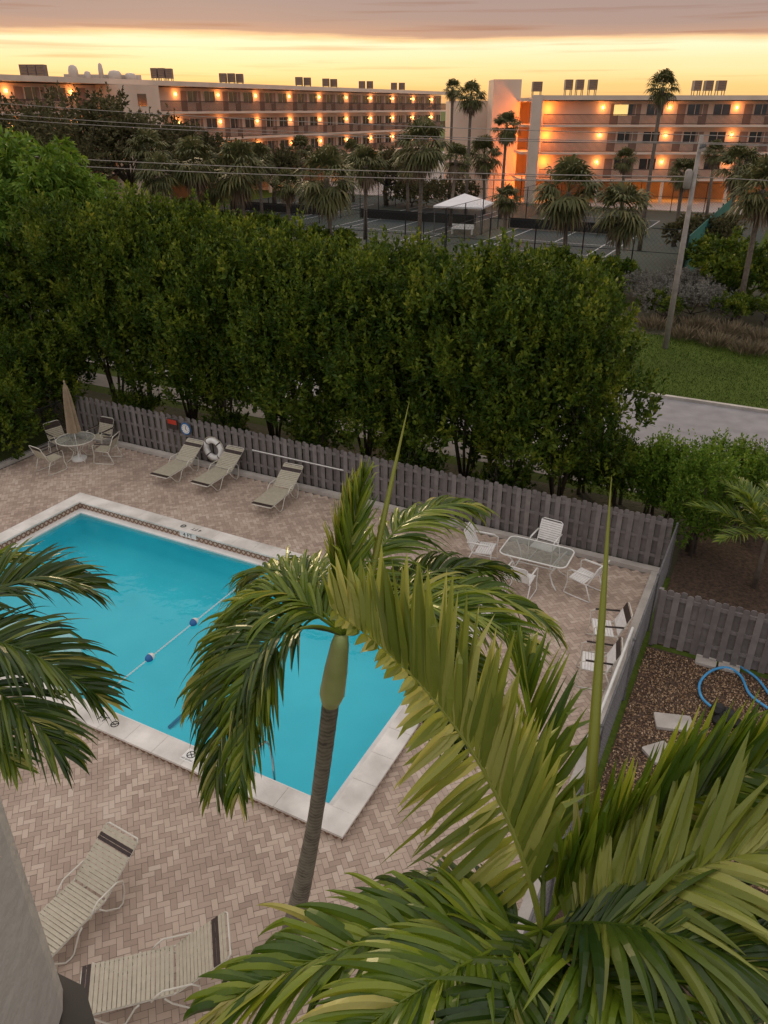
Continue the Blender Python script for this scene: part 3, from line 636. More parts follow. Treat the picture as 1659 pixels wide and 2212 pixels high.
for i,(px,py) in enumerate(((1480,730),(1545,745),(1620,762),(1510,708),(1580,722),(1640,735),(1415,708))):
    p=G(px,py); n_=330; a_=rng.uniform(0,2*PI,n_); r_=rng.uniform(0,.75,n_)**.8; base=np.stack([r_*np.cos(a_),r_*np.sin(a_),np.zeros(n_)],1); d_=unit(np.stack([np.cos(a_)*.5,np.sin(a_)*.5,np.ones(n_)],1)+rng.normal(size=(n_,3))*.2)
    V,Fc=leaf_arr(base,d_,rng.uniform(.35,.85,n_),np.full(n_,.05)); o=npmesh('dry_grass_clump',V,Fc,M['drygrass']); o.location=p; tag(o,'%s clump of dry brown grass beside the utility pole, counting from the nearest row'%ordn[i],'grass clump')
for i,(px,py) in enumerate(((1575,700),(1650,700),(1430,690))):
    x=G(px,py); broad_tree('bush','%s low green bush among the dry grass clumps'%ordn[i],x,1.3,1.1,M['leafH'],260,130+i,.18,.08,12,.5,.15,.06,None,12,.3)
n_=50000; a_=rng.uniform(3,34,n_); b_=rng.uniform(17.1,26.6,n_); P=np.stack([A0.x+E1.x*a_+E2.x*b_,A0.y+E1.y*a_+E2.y*b_,np.full(n_,-.06)],1)
V,Fc=leaf_arr(P,unit(rng.normal(size=(n_,3))*.35+np.array([0,0,1])),rng.uniform(.05,.11,n_),np.full(n_,.03)); o=npmesh('verge_grass',V,Fc,M['blade']); struct(o,'stuff','short green grass on the verge across the road'); o['category']='grass'

def fan_arr(rs,elo,ehi,nf,pl,ll,droop=.35,w=.07):
    V=[];Fx=[]
    for i in range(nf):
        az=i*2.399+rs.uniform(-.3,.3); el=R(rs.uniform(elo,ehi)); D=Vector((math.cos(az)*math.cos(el),math.sin(az)*math.cos(el),math.sin(el)))
        S=D.cross(Vector((0,0,1))); S=S.normalized() if S.length>.05 else Vector((1,0,0)); Np=S.cross(D)
        pe=D*pl*rs.uniform(.8,1.15); o=len(V); V+=[tuple(-S*.02),tuple(S*.02),tuple(pe+S*.02),tuple(pe-S*.02)]; Fx.append((o,o+1,o+2,o+3))
        for j in range(15):
            t_=(j/14-.5)*2; aa=t_*R(105); d_=(D*math.cos(aa)+S*math.sin(aa)+Np*rs.uniform(-.2,.1)).normalized()
            l_=ll*(1-.3*abs(t_))*rs.uniform(.85,1.1); sd=d_.cross(Np).normalized()*w*.5
            m_=pe+d_*l_*.55+Vector((0,0,-droop*.15*l_)); tp=pe+d_*l_*.9+Vector((0,0,-droop*l_))
            o=len(V); V+=[tuple(pe),tuple(m_+sd),tuple(tp),tuple(m_-sd)]; Fx.append((o,o+1,o+2,o+3))
    return V,Fx
def sabal(label,loc,hz,rad,seed,nf=46):
    rs=random.Random(seed); t=thing('sabal_palm',label,'palm tree',loc,0)
    cr=MB(); cr.v,cr.f=fan_arr(rs,-45,88,nf,rad*.5,rad*.62,.4,rad*.065); o=cr.build('crown',M['sabal'],t); o.location=(0,0,hz)
    dm=MB(); dm.v,dm.f=fan_arr(rs,-80,-40,12,rad*.35,rad*.55,.5,rad*.06); o=dm.build('dead_skirt',M['deadfrond'],t); o.location=(0,0,hz-.1)
    q=MB(); bx=rs.uniform(-.35,.35); q.tube([(bx,0,-.06),(bx*.7,0,hz*.35),(bx*.2,0,hz*.75),(0,0,hz)],[.19,.15,.14,.17],8); q.build('trunk',M['ptrunk'],t,True); return t
sp_list=[(318,325,64,2.0,'leftmost shaggy fan palm in front of the left building'),(345,375,60,1.9,'low fan palm below the leftmost shaggy one'),(418,352,61,2.2,'fan palm left of the middle pair before the left building'),(515,365,62,2.5,'broad fan palm in the left group with a drooping skirt'),
(455,395,66,1.9,'smaller fan palm tucked between the broad left palms'),(620,398,62,1.4,'small fan palm left of the dense middle one'),(705,385,57,2.6,'dense fan palm standing at the tennis court fence'),(790,358,70,2.1,'fan palm right of the dense one by the court fence'),(648,322,98,1.9,'small fan palm near the left building ground floor'),(560,345,80,1.9,'fan palm in the lot before the long building'),
(912,315,62,2.4,'tall fan palm on a bare trunk left of the white canopy'),(985,345,78,1.8,'fan palm between the bare trunk palm and the tower'),(1046,335,88,2.3,'fan palm in front of the beige tower'),(1095,275,84,1.8,'tall fan palm right of the beige tower'),(1095,428,60,1.25,'short fan palm just right of the white canopy'),
(1228,415,56,2.7,'big low fan palm left of the pair before the right building'),(1345,455,50,2.2,'big low fan palm right of the pair before the right building'),(1350,345,88,1.5,'small fan palm directly before the right building'),(1432,188,64,1.4,'very tall thin fan palm rising above the right roofline'),
(1018,208,86,1.8,'tall slender palm with a shaggy crown beside the tower'),(978,192,92,1.2,'slender palm rising above the far roofline left of the tower'),(1478,372,66,1.5,'fan palm just left of the utility pole top'),(1598,360,60,2.0,'fan palm right of the utility pole'),(1648,410,42,1.9,'fan palm at the right edge beyond the grass'),
(880,352,84,1.9,'fan palm behind the tall bare trunk palm'),(760,330,100,1.8,'small fan palm close to the middle of the left building'),(1545,330,80,1.4,'fan palm against the right building behind the pole')]
for i,(px,py,Y,rd,lab) in enumerate(sp_list):
    p=WY(px,py,Y); sabal(lab,(p.x,p.y,0),p.z,rd,200+i)

# ---------------- feather palms
def frond(mb,P0,P1,P2,up=Vector((0,0,1)),Ln=.7,n=44,w=.045,droop=.5,seg=7,start=.12,wind=Vector((0,0,0)),lift=.25,rr=.017,rs=random,jit=.12,sides=(-1,1),fa0=28,aim=None,aimw=0,kinkp=.35,lim=None):
    B=lambda t:(1-t)**2*P0+2*t*(1-t)*P1+t*t*P2
    Tn=lambda t:(2*(1-t)*(P1-P0)+2*t*(P2-P1)).normalized()
    m_=14; mb.tube([B(i/m_) for i in range(m_+1)],[rr*(1-.82*i/m_) for i in range(m_+1)],6)
    down=Vector((0,0,-1))
    for i in range(n):
        for sd in sides:
            t=start+(1-start)*(i+rs.uniform(-.4,.4))/(n-1); t=min(max(t,0),1)
            short=1.0
            if lim and sd==lim[0] and t>lim[1]: short=max(.22,1-(t-lim[1])*2.6)
            p=B(t); T=Tn(t); S=T.cross(up)
            if S.length<.05: S=T.cross(Vector((1,0,0)))
            S.normalize(); Nn=S.cross(T)
            prof=max(.22,math.sin(PI*(.14+.74*t))**.8)*short; fa=R(fa0+42*t+rs.uniform(-9,9))
            d=(S*sd*math.cos(fa)+T*math.sin(fa)+Nn*(lift+rs.uniform(-jit,jit))).normalized()
            if aim is not None:
                A_=aim[sd] if isinstance(aim,dict) else aim
                d=(d*(1-aimw)+(A_+Vector((rs.uniform(-.13,.13),rs.uniform(-.13,.13),0)))*aimw).normalized()
            l=Ln*prof*rs.uniform(.75,1.12); q=p.copy(); wv=(T-d*T.dot(d)).normalized(); tw=rs.uniform(-.5,.5)
            wv=(wv*math.cos(tw)+d.cross(wv)*math.sin(tw)).normalized(); dr=droop*rs.uniform(.6,1.5); o=len(mb.v); kink=rs.randint(seg//2,seg-1) if rs.random()<kinkp else 99
            ww=w*rs.uniform(.75,1.15); tws=rs.uniform(-.12,.12)
            for k_ in range(seg+1):
                s=k_/seg; hw=ww*.5*min(1,.35+s*3.2)*(1-s**2.4); nn=d.cross(wv)
                mb.v+=[tuple(q-wv*hw),tuple(q+nn*hw*.5),tuple(q+wv*hw)]
                q=q+d*(l/seg); d=(d+down*dr*(.25+s)*(1.7/seg)+wind*(1.5/seg)+(down*.8 if k_==kink else Vector((0,0,0)))).normalized()
                wv=(wv+nn*tws); wv=(wv-d*wv.dot(d)).normalized()
            for k_ in range(seg):
                a=o+k_*3; mb.f+=[(a,a+1,a+4,a+3),(a+1,a+2,a+5,a+4)]
def spear(P0,P1,w,parent,mat,bend=Vector((0,0,0))):
    mb=MB(); n=12; D=(P1-P0); X=D.cross(Vector((0,1,0))).normalized(); Y=D.cross(X).normalized(); vs=[]
    for i in range(n+1):
        t=i/n; c=P0+D*t+bend*math.sin(PI*t); hw=w*.5*(1-t**1.6)+.002
        vs+=[tuple(c-X*hw),tuple(c-Y*hw*.7),tuple(c+X*hw),tuple(c+Y*hw*.5)]
    fs=[(i*4+j,i*4+(j+1)%4,i*4+4+(j+1)%4,i*4+4+j) for i in range(n) for j in range(4)]
    mb.add(vs,fs); mb.build('spear_leaf',mat,parent,True)
def palm(label,ctr,base,fr,sh_len,seed,trunk_r=(.14,.082),name='feather_palm'):
    rs=random.Random(seed); t=thing(name,label,'palm tree',base,0); o=Vector(base)
    ctr=ctr-o; ax=(ctr-Vector((0,0,0))).normalized(); shb=ctr-ax*sh_len
    n=40; rsd=[]; pts=[]
    for i in range(n+1):
        f=i/n; p=Vector((0,0,-.06)).lerp(shb,f)+Vector((.06*math.sin(f*3),0,0)); pts.append(p); rsd.append(trunk_r[0]+(trunk_r[1]-trunk_r[0])*min(1,f*1.6)+.002*(i%2))
    q=MB(); q.tube(pts,rsd,14); q.build('trunk',M['ring'],t,True)
    q=MB(); q.tube([pts[-1],pts[-1].lerp(ctr,.15),pts[-1].lerp(ctr,.5),pts[-1].lerp(ctr,.85),ctr],[trunk_r[1]*1.08,trunk_r[1]*1.45,trunk_r[1]*1.3,trunk_r[1]*1.0,trunk_r[1]*.7],14); q.build('crownshaft',M['shaft'],t,True)
    for P1,P2,op in fr:
        mb=MB(); op=dict(op); mt=op.pop('mat','frond'); frond(mb,op.pop('P0',ctr+o)-o,P1-o,P2-o,rs=rs,**op); mb.build('frond',M[mt],t)
    return t
tocam=Vector((0,-.75,.65))
c1=WD(738,1370,6.6); wind1=Vector((.3,0,-.1))
fr=[(WD(750,1200,6.5),WD(785,1030,6.8),dict(Ln=.44,up=Vector((0,-1,.2)),droop=.0,lift=.1,aim=Vector((.25,0,1)),aimw=.5,w=.045,start=.25,n=40)),
(WD(705,1200,6.6),WD(765,1050,6.9),dict(Ln=.42,up=Vector((0,-1,.2)),droop=.1,lift=.1,aim=Vector((.35,0,1)),aimw=.5,mat='frondY',w=.045,start=.3)),
(WD(830,1060,7.2),WD(1030,1090,7.7),dict(Ln=.68,droop=1.2,lift=.0,wind=wind1,n=60,w=.046)),
(WD(950,1170,6.9),WD(1185,1350,7.0),dict(Ln=.68,droop=1.2,lift=.1,wind=wind1,n=64,w=.046)),
(WD(930,1230,6.3),WD(1130,1390,6.2),dict(Ln=.64,droop=1.2,wind=wind1,n=60,w=.045)),
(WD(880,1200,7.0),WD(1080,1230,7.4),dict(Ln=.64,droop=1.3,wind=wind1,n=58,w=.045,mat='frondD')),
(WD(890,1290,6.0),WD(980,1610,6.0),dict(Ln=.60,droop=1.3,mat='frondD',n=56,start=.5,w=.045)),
(WD(920,1270,6.5),WD(1050,1520,6.5),dict(Ln=.62,droop=1.3,n=56,start=.4,w=.045)),
(WD(630,1170,7.1),WD(540,1260,7.6),dict(Ln=.62,droop=1.4,n=60,w=.044)),
(WD(600,1190,6.7),WD(490,1360,6.9),dict(Ln=.64,droop=1.5,n=60,w=.044,mat='frond')),
(WD(560,1200,6.5),WD(430,1520,6.5),dict(Ln=.72,droop=1.6,n=68,w=.045)),
(WD(500,1280,6.0),WD(465,1690,6.1),dict(Ln=.72,droop=1.6,n=68,mat='frondD',w=.045,start=.2)),
(WD(560,1270,6.0),WD(515,1710,5.9),dict(Ln=.60,droop=1.6,mat='frond',n=56,start=.5,w=.045)),
(WD(720,1220,7.2),WD(650,1210,8.0),dict(Ln=.58,droop=.9,w=.042,n=52))]
pc=palm('central feather palm with drooping fronds in front of the pool',c1,(-1.30,6.55,0),fr,.95,11)
spear(WD(800,1250,6.6)-Vector((-1.30,6.55,0)),WD(884,868,6.7)-Vector((-1.30,6.55,0)),.055,pc,M['frondY'])
c2_=WD(1170,2010,4.5); ob=Vector((c2_.x+.1,c2_.y+.1,0))
upA=Vector((.10,.1,1)); 
fr=[(WD(1085,1560,4.4),WD(725,1322,4.7),dict(Ln=.80,up=tocam,droop=.12,lift=.1,aim={1:upA,-1:Vector((-.1,-.1,-.8))},aimw=.62,mat='frondY',n=44,w=.078,seg=10,sides=(1,1,-1),rr=.022,start=.12,kinkp=.3,lim=(-1,.42))),
(WD(1190,1600,5.0),WD(1110,1430,5.4),dict(Ln=.6,up=tocam,droop=.1,lift=.1,aim=Vector((.25,.1,1)),aimw=.5,mat='frond',w=.064,n=38)),
(WD(1310,1790,4.3),WD(1690,1640,4.5),dict(Ln=.74,up=tocam,droop=.05,lift=.2,aim={-1:Vector((.35,.1,1)),1:Vector((.5,0,-.3))},aimw=.55,mat='frond',w=.082,n=44,sides=(-1,-1,1),seg=10,rr=.022,kinkp=.25)),
(WD(1400,1890,4.1),WD(1800,1800,4.1),dict(Ln=.78,up=Vector((0,-.4,1)),droop=.6,w=.075,n=44,seg=9,mat='frondY')),
(WD(1380,1950,3.9),WD(1690,2120,3.8),dict(Ln=.76,droop=1.1,mat='frondD',w=.07,n=44,seg=8)),
(WD(870,1950,4.1),WD(480,2170,4.0),dict(Ln=.66,droop=1.2,w=.068,n=48,seg=9)),
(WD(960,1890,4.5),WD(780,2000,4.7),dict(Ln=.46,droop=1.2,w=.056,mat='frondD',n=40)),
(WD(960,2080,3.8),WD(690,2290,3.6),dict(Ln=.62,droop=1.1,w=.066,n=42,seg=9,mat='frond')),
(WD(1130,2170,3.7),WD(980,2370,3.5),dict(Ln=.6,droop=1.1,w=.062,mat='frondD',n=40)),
(WD(1330,2110,3.7),WD(1480,2320,3.5),dict(Ln=.62,droop=1.1,w=.068,mat='frond',n=40,seg=9)),
(WD(1450,2040,4.2),WD(1800,2060,4.3),dict(Ln=.7,droop=1.1,mat='frondD',w=.066,n=42)),  # this frond and the next: dark colour puts in the shadow beneath the crown
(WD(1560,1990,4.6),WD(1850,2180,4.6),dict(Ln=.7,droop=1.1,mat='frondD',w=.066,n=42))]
pr_=palm('large feather palm in the right foreground with a pale upright frond',c2_,tuple(ob),fr,.8,12)
spear(WD(1262,1900,4.5)-ob,WD(1321,1030,4.45)-ob,.08,pr_,M['frondY'])
c3=WD(-150,1400,5.6); ob3=(c3.x-.1,c3.y,0)
fr=[(WD(-10,1200,5.8),WD(180,1270,6.0),dict(Ln=.62,droop=.8,mat='frondD',n=56,w=.044)),
(WD(-10,1330,5.4),WD(205,1500,5.5),dict(Ln=.62,droop=.8,n=56,w=.046,mat='frondD')),
(WD(-30,1450,5.2),WD(130,1620,5.2),dict(Ln=.6,droop=1.0,mat='frondD',w=.046,n=50)),
(WD(-40,1560,5.2),WD(30,1650,5.1),dict(Ln=.4,droop=.5,w=.04)),
(WD(-100,1180,6.0),WD(40,1215,6.5),dict(Ln=.5,droop=.8,w=.04)),
(WD(-250,1250,5.4),WD(-400,1400,5.2),dict(Ln=.7,droop=.8)),(WD(-200,1500,5.0),WD(-260,1750,4.8),dict(Ln=.7,droop=.8))]
palm('feather palm reaching in from the left edge over the pool',c3,ob3,fr,.8,13)
def small_palm(label,loc,h,n,ln,seed,mat='frondD'):
    rs=random.Random(seed); t=thing('areca_palm',label,'palm tree',loc,0); q=MB(); q.tube([(0,0,-.06),(0,0,h*.5),(0,0,h)],[.07,.06,.05],8); q.build('trunk',M['ptrunk'],t,True)
    for i in range(n):
        az=i*2.4; el=rs.uniform(.25,1.2); D=Vector((math.cos(az)*math.cos(el),math.sin(az)*math.cos(el),math.sin(el))); P0=Vector((0,0,h)); P1=P0+D*ln*.6; P2=P0+D*ln+Vector((math.cos(az)*.3,math.sin(az)*.3,-.5))*ln*.5
        mb=MB(); frond(mb,P0,P1,P2,Ln=.5,n=30,w=.045,droop=.9,seg=4,rs=rs,rr=.012); mb.build('frond',M[mat],t)
small_palm('bright bushy feather palm at the right edge behind the short fence',G(1630,1265),1.3,20,1.7,31,'frond')
small_palm('small feather palm at the right edge above the gravel fence',G(1740,1130),2.2,14,1.9,32)
rp_=WD(1600,2260,5.5); small_palm('dark low feather palm in the bottom right corner',(rp_.x,rp_.y,0),2.4,14,1.6,33)

# ---------------- buildings
def lights(parent,pts,en,col=(1,.36,.09),rad=.08,nm='lamp_light'):
    for p in pts:
        ld=bpy.data.lights.new(nm,'POINT'); ld.energy=en; ld.color=col; ld.shadow_soft_size=rad
        o=bpy.data.objects.new(nm,ld); C.objects.link(o); o.location=p; o.parent=parent
def copyto(o,loc,parent):
    c=o.copy(); C.objects.link(c); c.parent=parent; c.location=loc
    for g_ in kids(o):
        d_=g_.copy(); C.objects.link(d_); d_.parent=c
    return c
def facade(root,Lb,floors,roofz,depth,bay,off,skip,en,ldist):
    b_=MB(); b_.box(0,Lb,0,depth,floors[0],roofz-.45); b_.build('wall',M['bwall'],root)
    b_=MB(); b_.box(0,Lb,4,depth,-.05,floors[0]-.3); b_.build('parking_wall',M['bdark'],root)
    b_=MB(); b_.box(-.3,Lb+.3,-1.9,depth+.3,roofz-.35,roofz); b_.box(-.3,Lb+.3,-1.9,-1.65,roofz,roofz+.12); b_.build('roof',M['bslab'],root)
    for z_ in floors:
        b_=MB(); b_.box(0,Lb,-1.7,(0 if z_!=floors[0] else depth)-.003,z_-.22,z_); b_.build('walkway_slab',M['bslab'],root)
        b_=MB(); b_.box(0,Lb,-1.67,-1.60,z_+1.0,z_+1.08); b_.box(0,Lb,-1.66,-1.61,z_+.08,z_+.14)
        x=0
        while x<Lb: b_.box(x,x+.035,-1.65,-1.62,z_+.14,z_+1.0); x+=.13
        b_.build('railing',M['rail'],root)
    x=off; pw=None; pd=None; ps=None; pc_=None
    lp=[]
    while x<Lb:
        if not(skip and skip[0]-1<x<skip[1]+1):
            for z_ in floors:
                for nm,dx,w_,h0,h1 in (('window',bay*.27,1.7,.95,2.1),('window',bay*.66,1.9,.95,2.1),('door',bay*.45,.95,0,2.1),('door',bay*.12,.95,0,2.1)):
                    if x+dx+w_>Lb: continue
                    if skip and skip[0]-2<x+dx<skip[1]+1: continue
                    if nm=='window':
                        if pw is None or pw[1]!=w_:
                            f_=MB()
                            for (u0,u1,v0,v1) in ((-.07,w_+.07,-.07,0),(-.07,w_+.07,h1-h0,h1-h0+.07),(-.07,0,0,h1-h0),(w_,w_+.07,0,h1-h0),(w_/2-.03,w_/2+.03,0,h1-h0)): f_.box(u0,u1,-.06,.0-.003,v0,v1)
                            fo=f_.build('window',M['bslab'],root); g_=MB(); g_.box(0,w_,-.03,-.004,0,h1-h0); go=g_.build('pane',M['wglass'],fo); pw=(fo,w_); fo.location=(x+dx,0,z_+h0)
                        else: copyto(pw[0],(x+dx,0,z_+h0),root)
                    else:
                        if pd is None:
                            g_=MB(); g_.box(0,w_,-.05,-.003,0,2.1); pd=g_.build('door',M['door'],root); pd.location=(x+dx,0,z_)
                            g_=MB(); g_.tube([(.85,-.05,1),(.85,-.1,1)],.03,6); g_.build('handle',M['galv'],pd)
                        else: copyto(pd,(x+dx,0,z_),root)
                if ps is None:
                    g_=MB(); g_.box(-.07,.07,-.16,-.003,-.14,.14); ps=g_.build('wall_lamp',M['lamp'],root); ps.location=(x,0,z_+1.75)
                else: copyto(ps,(x,0,z_+1.75),root)
                lp.append((x,-ldist,z_+1.75))
            if pc_ is None:
                g_=MB(); g_.box(-.15,.15,-1.6,-1.3,-.05,floors[0]-.281); pc_=g_.build('column',M['bslab'],root); pc_.location=(x,0,0)
            else: copyto(pc_,(x,0,0),root)
        x+=bay
    lights(root,lp,en)
bx_=WY(1165,300,100).x
rb=thing('apartment_building','four level beige apartment building with orange lit walkways on the right','building',(bx_,100,0),0)
facade(rb,46,[2.6,5.45,8.3],11.15,14,7.7,7.0,None,46,.42)
g_=MB(); g_.box(-1.5,-.35,-2.2,-1.2,-.05,11.3); g_.build('corner_pier',M['bslab'],rb)
g_=MB(); g_.box(-5.2,-1.9,4,9,-.05,13.0); g_.build('lift_tower',M['bwall'],rb)
g_=MB(); g_.box(-9.5,-5.21,9,22,-.05,10.8); g_.build('end_wing',M['bwall'],rb)
g_=MB(); g_.box(-1.895,-.005,7.8,8.2,-.05,11.1); g_.build('stair_wall',M['bwall'],rb)
for z_ in (2.6,5.45,8.3,10.9): g_=MB(); g_.box(-2.2,-.01,-1.0,7.79,z_-.25,z_); g_.build('landing',M['bslab'],rb)
lights(rb,[(-1.5,2.2,z_) for z_ in (1.6,4.4,7.2,9.9)],330,(1,.25,.03),.15,'landing_light')
lights(rb,[(.7,-.7,z_) for z_ in (4.4,7.2,9.9)],130,(1,.27,.035),.15,'landing_light')
lights(rb,[(x,1.0,1.9) for x in (1,13,17,25,33,41)],180,(1,.36,.04),.25,'parking_light')
g_=MB(); g_.box(0,1.6,-.10,-.08,0,1.1); o=g_.build('lit_pane',M['lit'],rb); o.location=(WY(1327,228,100).x-bx_,0,9.25)
dirv=Vector((46,83,0)).normalized(); Sx=Vector((-36,77,0))-dirv*22
lb=thing('apartment_building','long beige apartment building with railed walkways receding on the left','building',Sx,math.atan2(dirv.y,dirv.x))
facade(lb,118,[4.0,6.8,9.65],12.5,14,7.4,3.0,(35.5,41.5),36,.4)
g_=MB(); g_.box(35.8,41.5,-3.2,-.01,-.05,12.1); g_.build('stair_block',M['bwall'],lb)
f_=MB(); f_.box(0,1.2,-.05,0,0,1.1); o=f_.build('window',M['wglass'],lb); o.location=(38.3,-3.205,10.2)
lights(lb,[(x,1.0,3.0) for x in (20,55,70,85,100)],150,(1,.40,.05),.3,'parking_light')
def roofunit(px,py,Y,w,hh,lab,mat='unit',first=None):
    p=WY(px,py,Y); t=thing('rooftop_unit',lab,'rooftop unit',(p.x,p.y,p.z-.85),0)
    g_=MB(); g_.box(-w/2,w/2,-.5,.5,.35,.35+hh); g_.build('housing',M[mat],t)
    for sx_ in (-w/2+.05,w/2-.13):
        for sy_ in (-.45,.37): s_=MB(); s_.box(sx_,sx_+.08,sy_,sy_+.08,-.5,.349); s_.build('leg',M[mat],t)
    g_=MB(); 
    for k_ in range(4): g_.box(-w/2+.08,w/2-.08,-.53,-.502,.42+hh*k_/4.3,.42+hh*(k_+.55)/4.3)
    g_.build('grille',M['bdark'],t)
ru=[(55,154,92,.8),(73,154,92,.8),(91,154,92,.8),(334,159,112,.75),(350,159,112,.75),(366,160,112,.75),(482,169,124,.95),(500,169,125,.95),(518,170,126,.95),(646,176,138,1.1),(664,177,139,1.1),(704,179,142,1.1),(721,180,143,1.1),(782,184,150,1.1),(799,184,151,1.1),(851,187,158,1.1),(868,187,159,1.1),
(1160,188,112,1.2),(1228,184,108,.9),(1252,184,108,.9),(1280,184,108,1.0),(1505,186,108,.9),(1530,186,108,.9),(1557,186,108,1.0)]
names24=ordn+['seventeenth']
for i,(px,py,Y,w_) in enumerate(ru):
    lab=('%s boxy unit from the left on the long left roof'%names24[i]) if i<17 else ('%s boxy unit from the left on the right building roof'%ordn[i-17])
    roofunit(px,py,Y,w_,1.1,lab)
p=WY(215,165,95); t=thing('duct_cluster','pale cluster of rooftop ducts and vents on the left roof','duct',(p.x,p.y,p.z-.4),R(20))
for (x,w_,hh) in ((-2.6,1.0,1.3),(-1.2,.7,.8),(.2,.5,1.5),(1.6,1.4,.9),(3.2,1.2,.7)):
    g_=MB(); g_.lathe([(w_/2,0),(w_/2,hh*.7),(w_/2.6,hh),(w_/6,hh*1.1)],12,(x,0,0)); g_.build('vent',M['ductw'],t,True)
g_=MB(); g_.box(-3.6,4.4,.8,1.6,0,.6); g_.build('duct',M['ductw'],t)
p=WY(178,372,70); t=thing('shelter','small shelter with a pale metal roof under the left oaks','shelter',(p.x,70,0),R(15))
g_=MB(); a_,b_=2.6,2.2; g_.add([(-a_,-b_,3.2),(a_,-b_,3.2),(a_,b_,3.2),(-a_,b_,3.2),(-1,0,4.3),(1,0,4.3)],[(0,1,5,4),(1,2,5),(2,3,4,5),(3,0,4),(3,2,1,0)]); g_.build('roof',M['roofm'],t)
g_=MB(); g_.box(-2.2,2.2,-1.8,1.8,-.05,3.19); g_.build('wall',M['bwall'],t)
p=G(1000,497); t=thing('canopy_tent','white peaked canopy tent beside the tennis court','canopy',(p.x,p.y,0),R(-20))
g_=MB(); a_=2.25; g_.add([(-a_,-a_,2.25),(a_,-a_,2.25),(a_,a_,2.25),(-a_,a_,2.25),(0,0,3.15),(-a_,-a_,2.1),(a_,-a_,2.1),(a_,a_,2.1),(-a_,a_,2.1)],[(0,1,4),(1,2,4),(2,3,4),(3,0,4),(5,6,1,0),(6,7,2,1),(7,8,3,2),(8,5,0,3)]); g_.build('canopy_roof',M['tent'],t)
for sx_ in (-1,1):
    for sy_ in (-1,1): g_=MB(); g_.tube([(sx_*2.15,sy_*2.15,-.04),(sx_*2.15,sy_*2.15,2.2)],.05,6); g_.build('tent_leg',M['galv'],t)
t=thing('bench','white bench under the canopy tent','bench',(p.x-.3,p.y-2.4,0),R(-20))
g_=MB(); g_.box(-1.0,1.0,-.25,.25,.42,.48); g_.build('seat',M['white'],t); g_=MB(); g_.box(-1.0,1.0,.25,.3,.5,.8); g_.build('backrest',M['white'],t)
for x in (-.9,.9): g_=MB(); g_.box(x-.04,x+.04,-.2,.2,-.04,.419); g_.build('leg',M['white'],t)
def court_fence(label,P,Q,h,n,mat):
    t=thing('court_fence',label,'fence',P,math.atan2(Q.y-P.y,Q.x-P.x)); Lf=(Q-P).length
    for i in range(n+1):
        q=MB(); q.tube([(Lf*i/n,0,-.05),(Lf*i/n,0,h)],.045,6); q.build('post',mat,t)
    for z_ in (.1,h/2,h): q=MB(); q.tube([(0,0,z_),(Lf,0,z_)],.022,5); q.build('rail',mat,t)
    w=MB(); x=-h
    while x<Lf:
        for s in (1,-1):
            ca_=max(0,x); cb_=min(Lf,x+h)
            f0=(ca_-x)/h; f1=(cb_-x)/h
            if cb_>ca_: w.tube([(ca_,0,h*(f0 if s>0 else 1-f0)),(cb_,0,h*(f1 if s>0 else 1-f1))],.005,3)
        x+=.3
    w.build('wire_mesh',mat,t)
court_fence('black wire fence along the near side of the tennis courts',F(-44,42),F(10.5,42),3.0,16,M['black'])
court_fence('black wire fence along the far side of the tennis courts',F(-44,80),F(10.5,80),3.0,16,M['black'])
court_fence('black wire fence between the left and middle tennis courts',F(-25.5,42.2),F(-25.5,79.8),3.0,9,M['black'])
court_fence('black wire fence between the middle and right tennis courts',F(-8.5,42.2),F(-8.5,79.8),3.0,9,M['black'])
t=thing('windscreen_fence','green windscreen fence at the right side of the tennis court','fence',F(11,38),ANG+R(90))
g_=MB(); g_.box(0,28,-.02,.02,.3,3.2); g_.build('windscreen',M['scr'],t)
for i in range(10): g_=MB(); g_.tube([(28*i/9,.06,-.05),(28*i/9,.06,3.3)],.05,6); g_.build('post',M['black'],t)
pb_=G(1437,750); t=thing('utility_pole','weathered utility pole with a crossarm standing on the grass verge','utility pole',(pb_.x,pb_.y,0),R(-27))
g_=MB(); g_.tube([(0,0,-.1),(0,0,4),(0,0,9.0)],[.14,.12,.085],12); g_.build('pole',M['pole'],t,True)
g_=MB(); g_.box(-.9,.9,-.16,-.07,8.4,8.5,Matrix.Rotation(R(90),4,'Z')); g_.build('crossarm',M['pole'],t)
g_=MB(); g_.lathe([(.05,6.9),(.16,6.95),(.16,7.6),(.08,7.7)],14,(-.24,-.1,0)); g_.build('transformer',M['pole'],t,True)
for y in (-.8,-.3,.3,.8): g_=MB(); g_.lathe([(.03,8.5),(.05,8.58),(.03,8.68)],8,(.12,y,0)); g_.build('insulator',M['galv'],t)
def wire(P,Q,sag,lab,r=.014):
    g_=MB(); g_.tube([P.lerp(Q,i/30)-Vector((0,0,4*sag*(i/30)*(1-i/30))) for i in range(31)],r,4); tag(g_.build('power_line',M['pole']),lab,'wire')
base=Vector((pb_.x,pb_.y,0))
for i,(z0,z1,sg,oy) in enumerate(((9.0,11.6,.5,0),(8.7,10.9,.6,.6),(8.7,10.6,.6,-.6),(7.4,7.9,.5,0),(7.2,7.5,.6,.1))):
    P=base+E2*oy+Vector((0,0,z0)); wire(P,P-E1*64+Vector((0,0,z1-z0)),sg,'%s overhead wire from the top running left from the utility pole'%ordn[i],.016 if i<3 else .022)
    if i<4: wire(P,P+E1*30+Vector((0,0,.6)),.3,'%s overhead wire from the top running right from the utility pole'%ordn[i],.016)

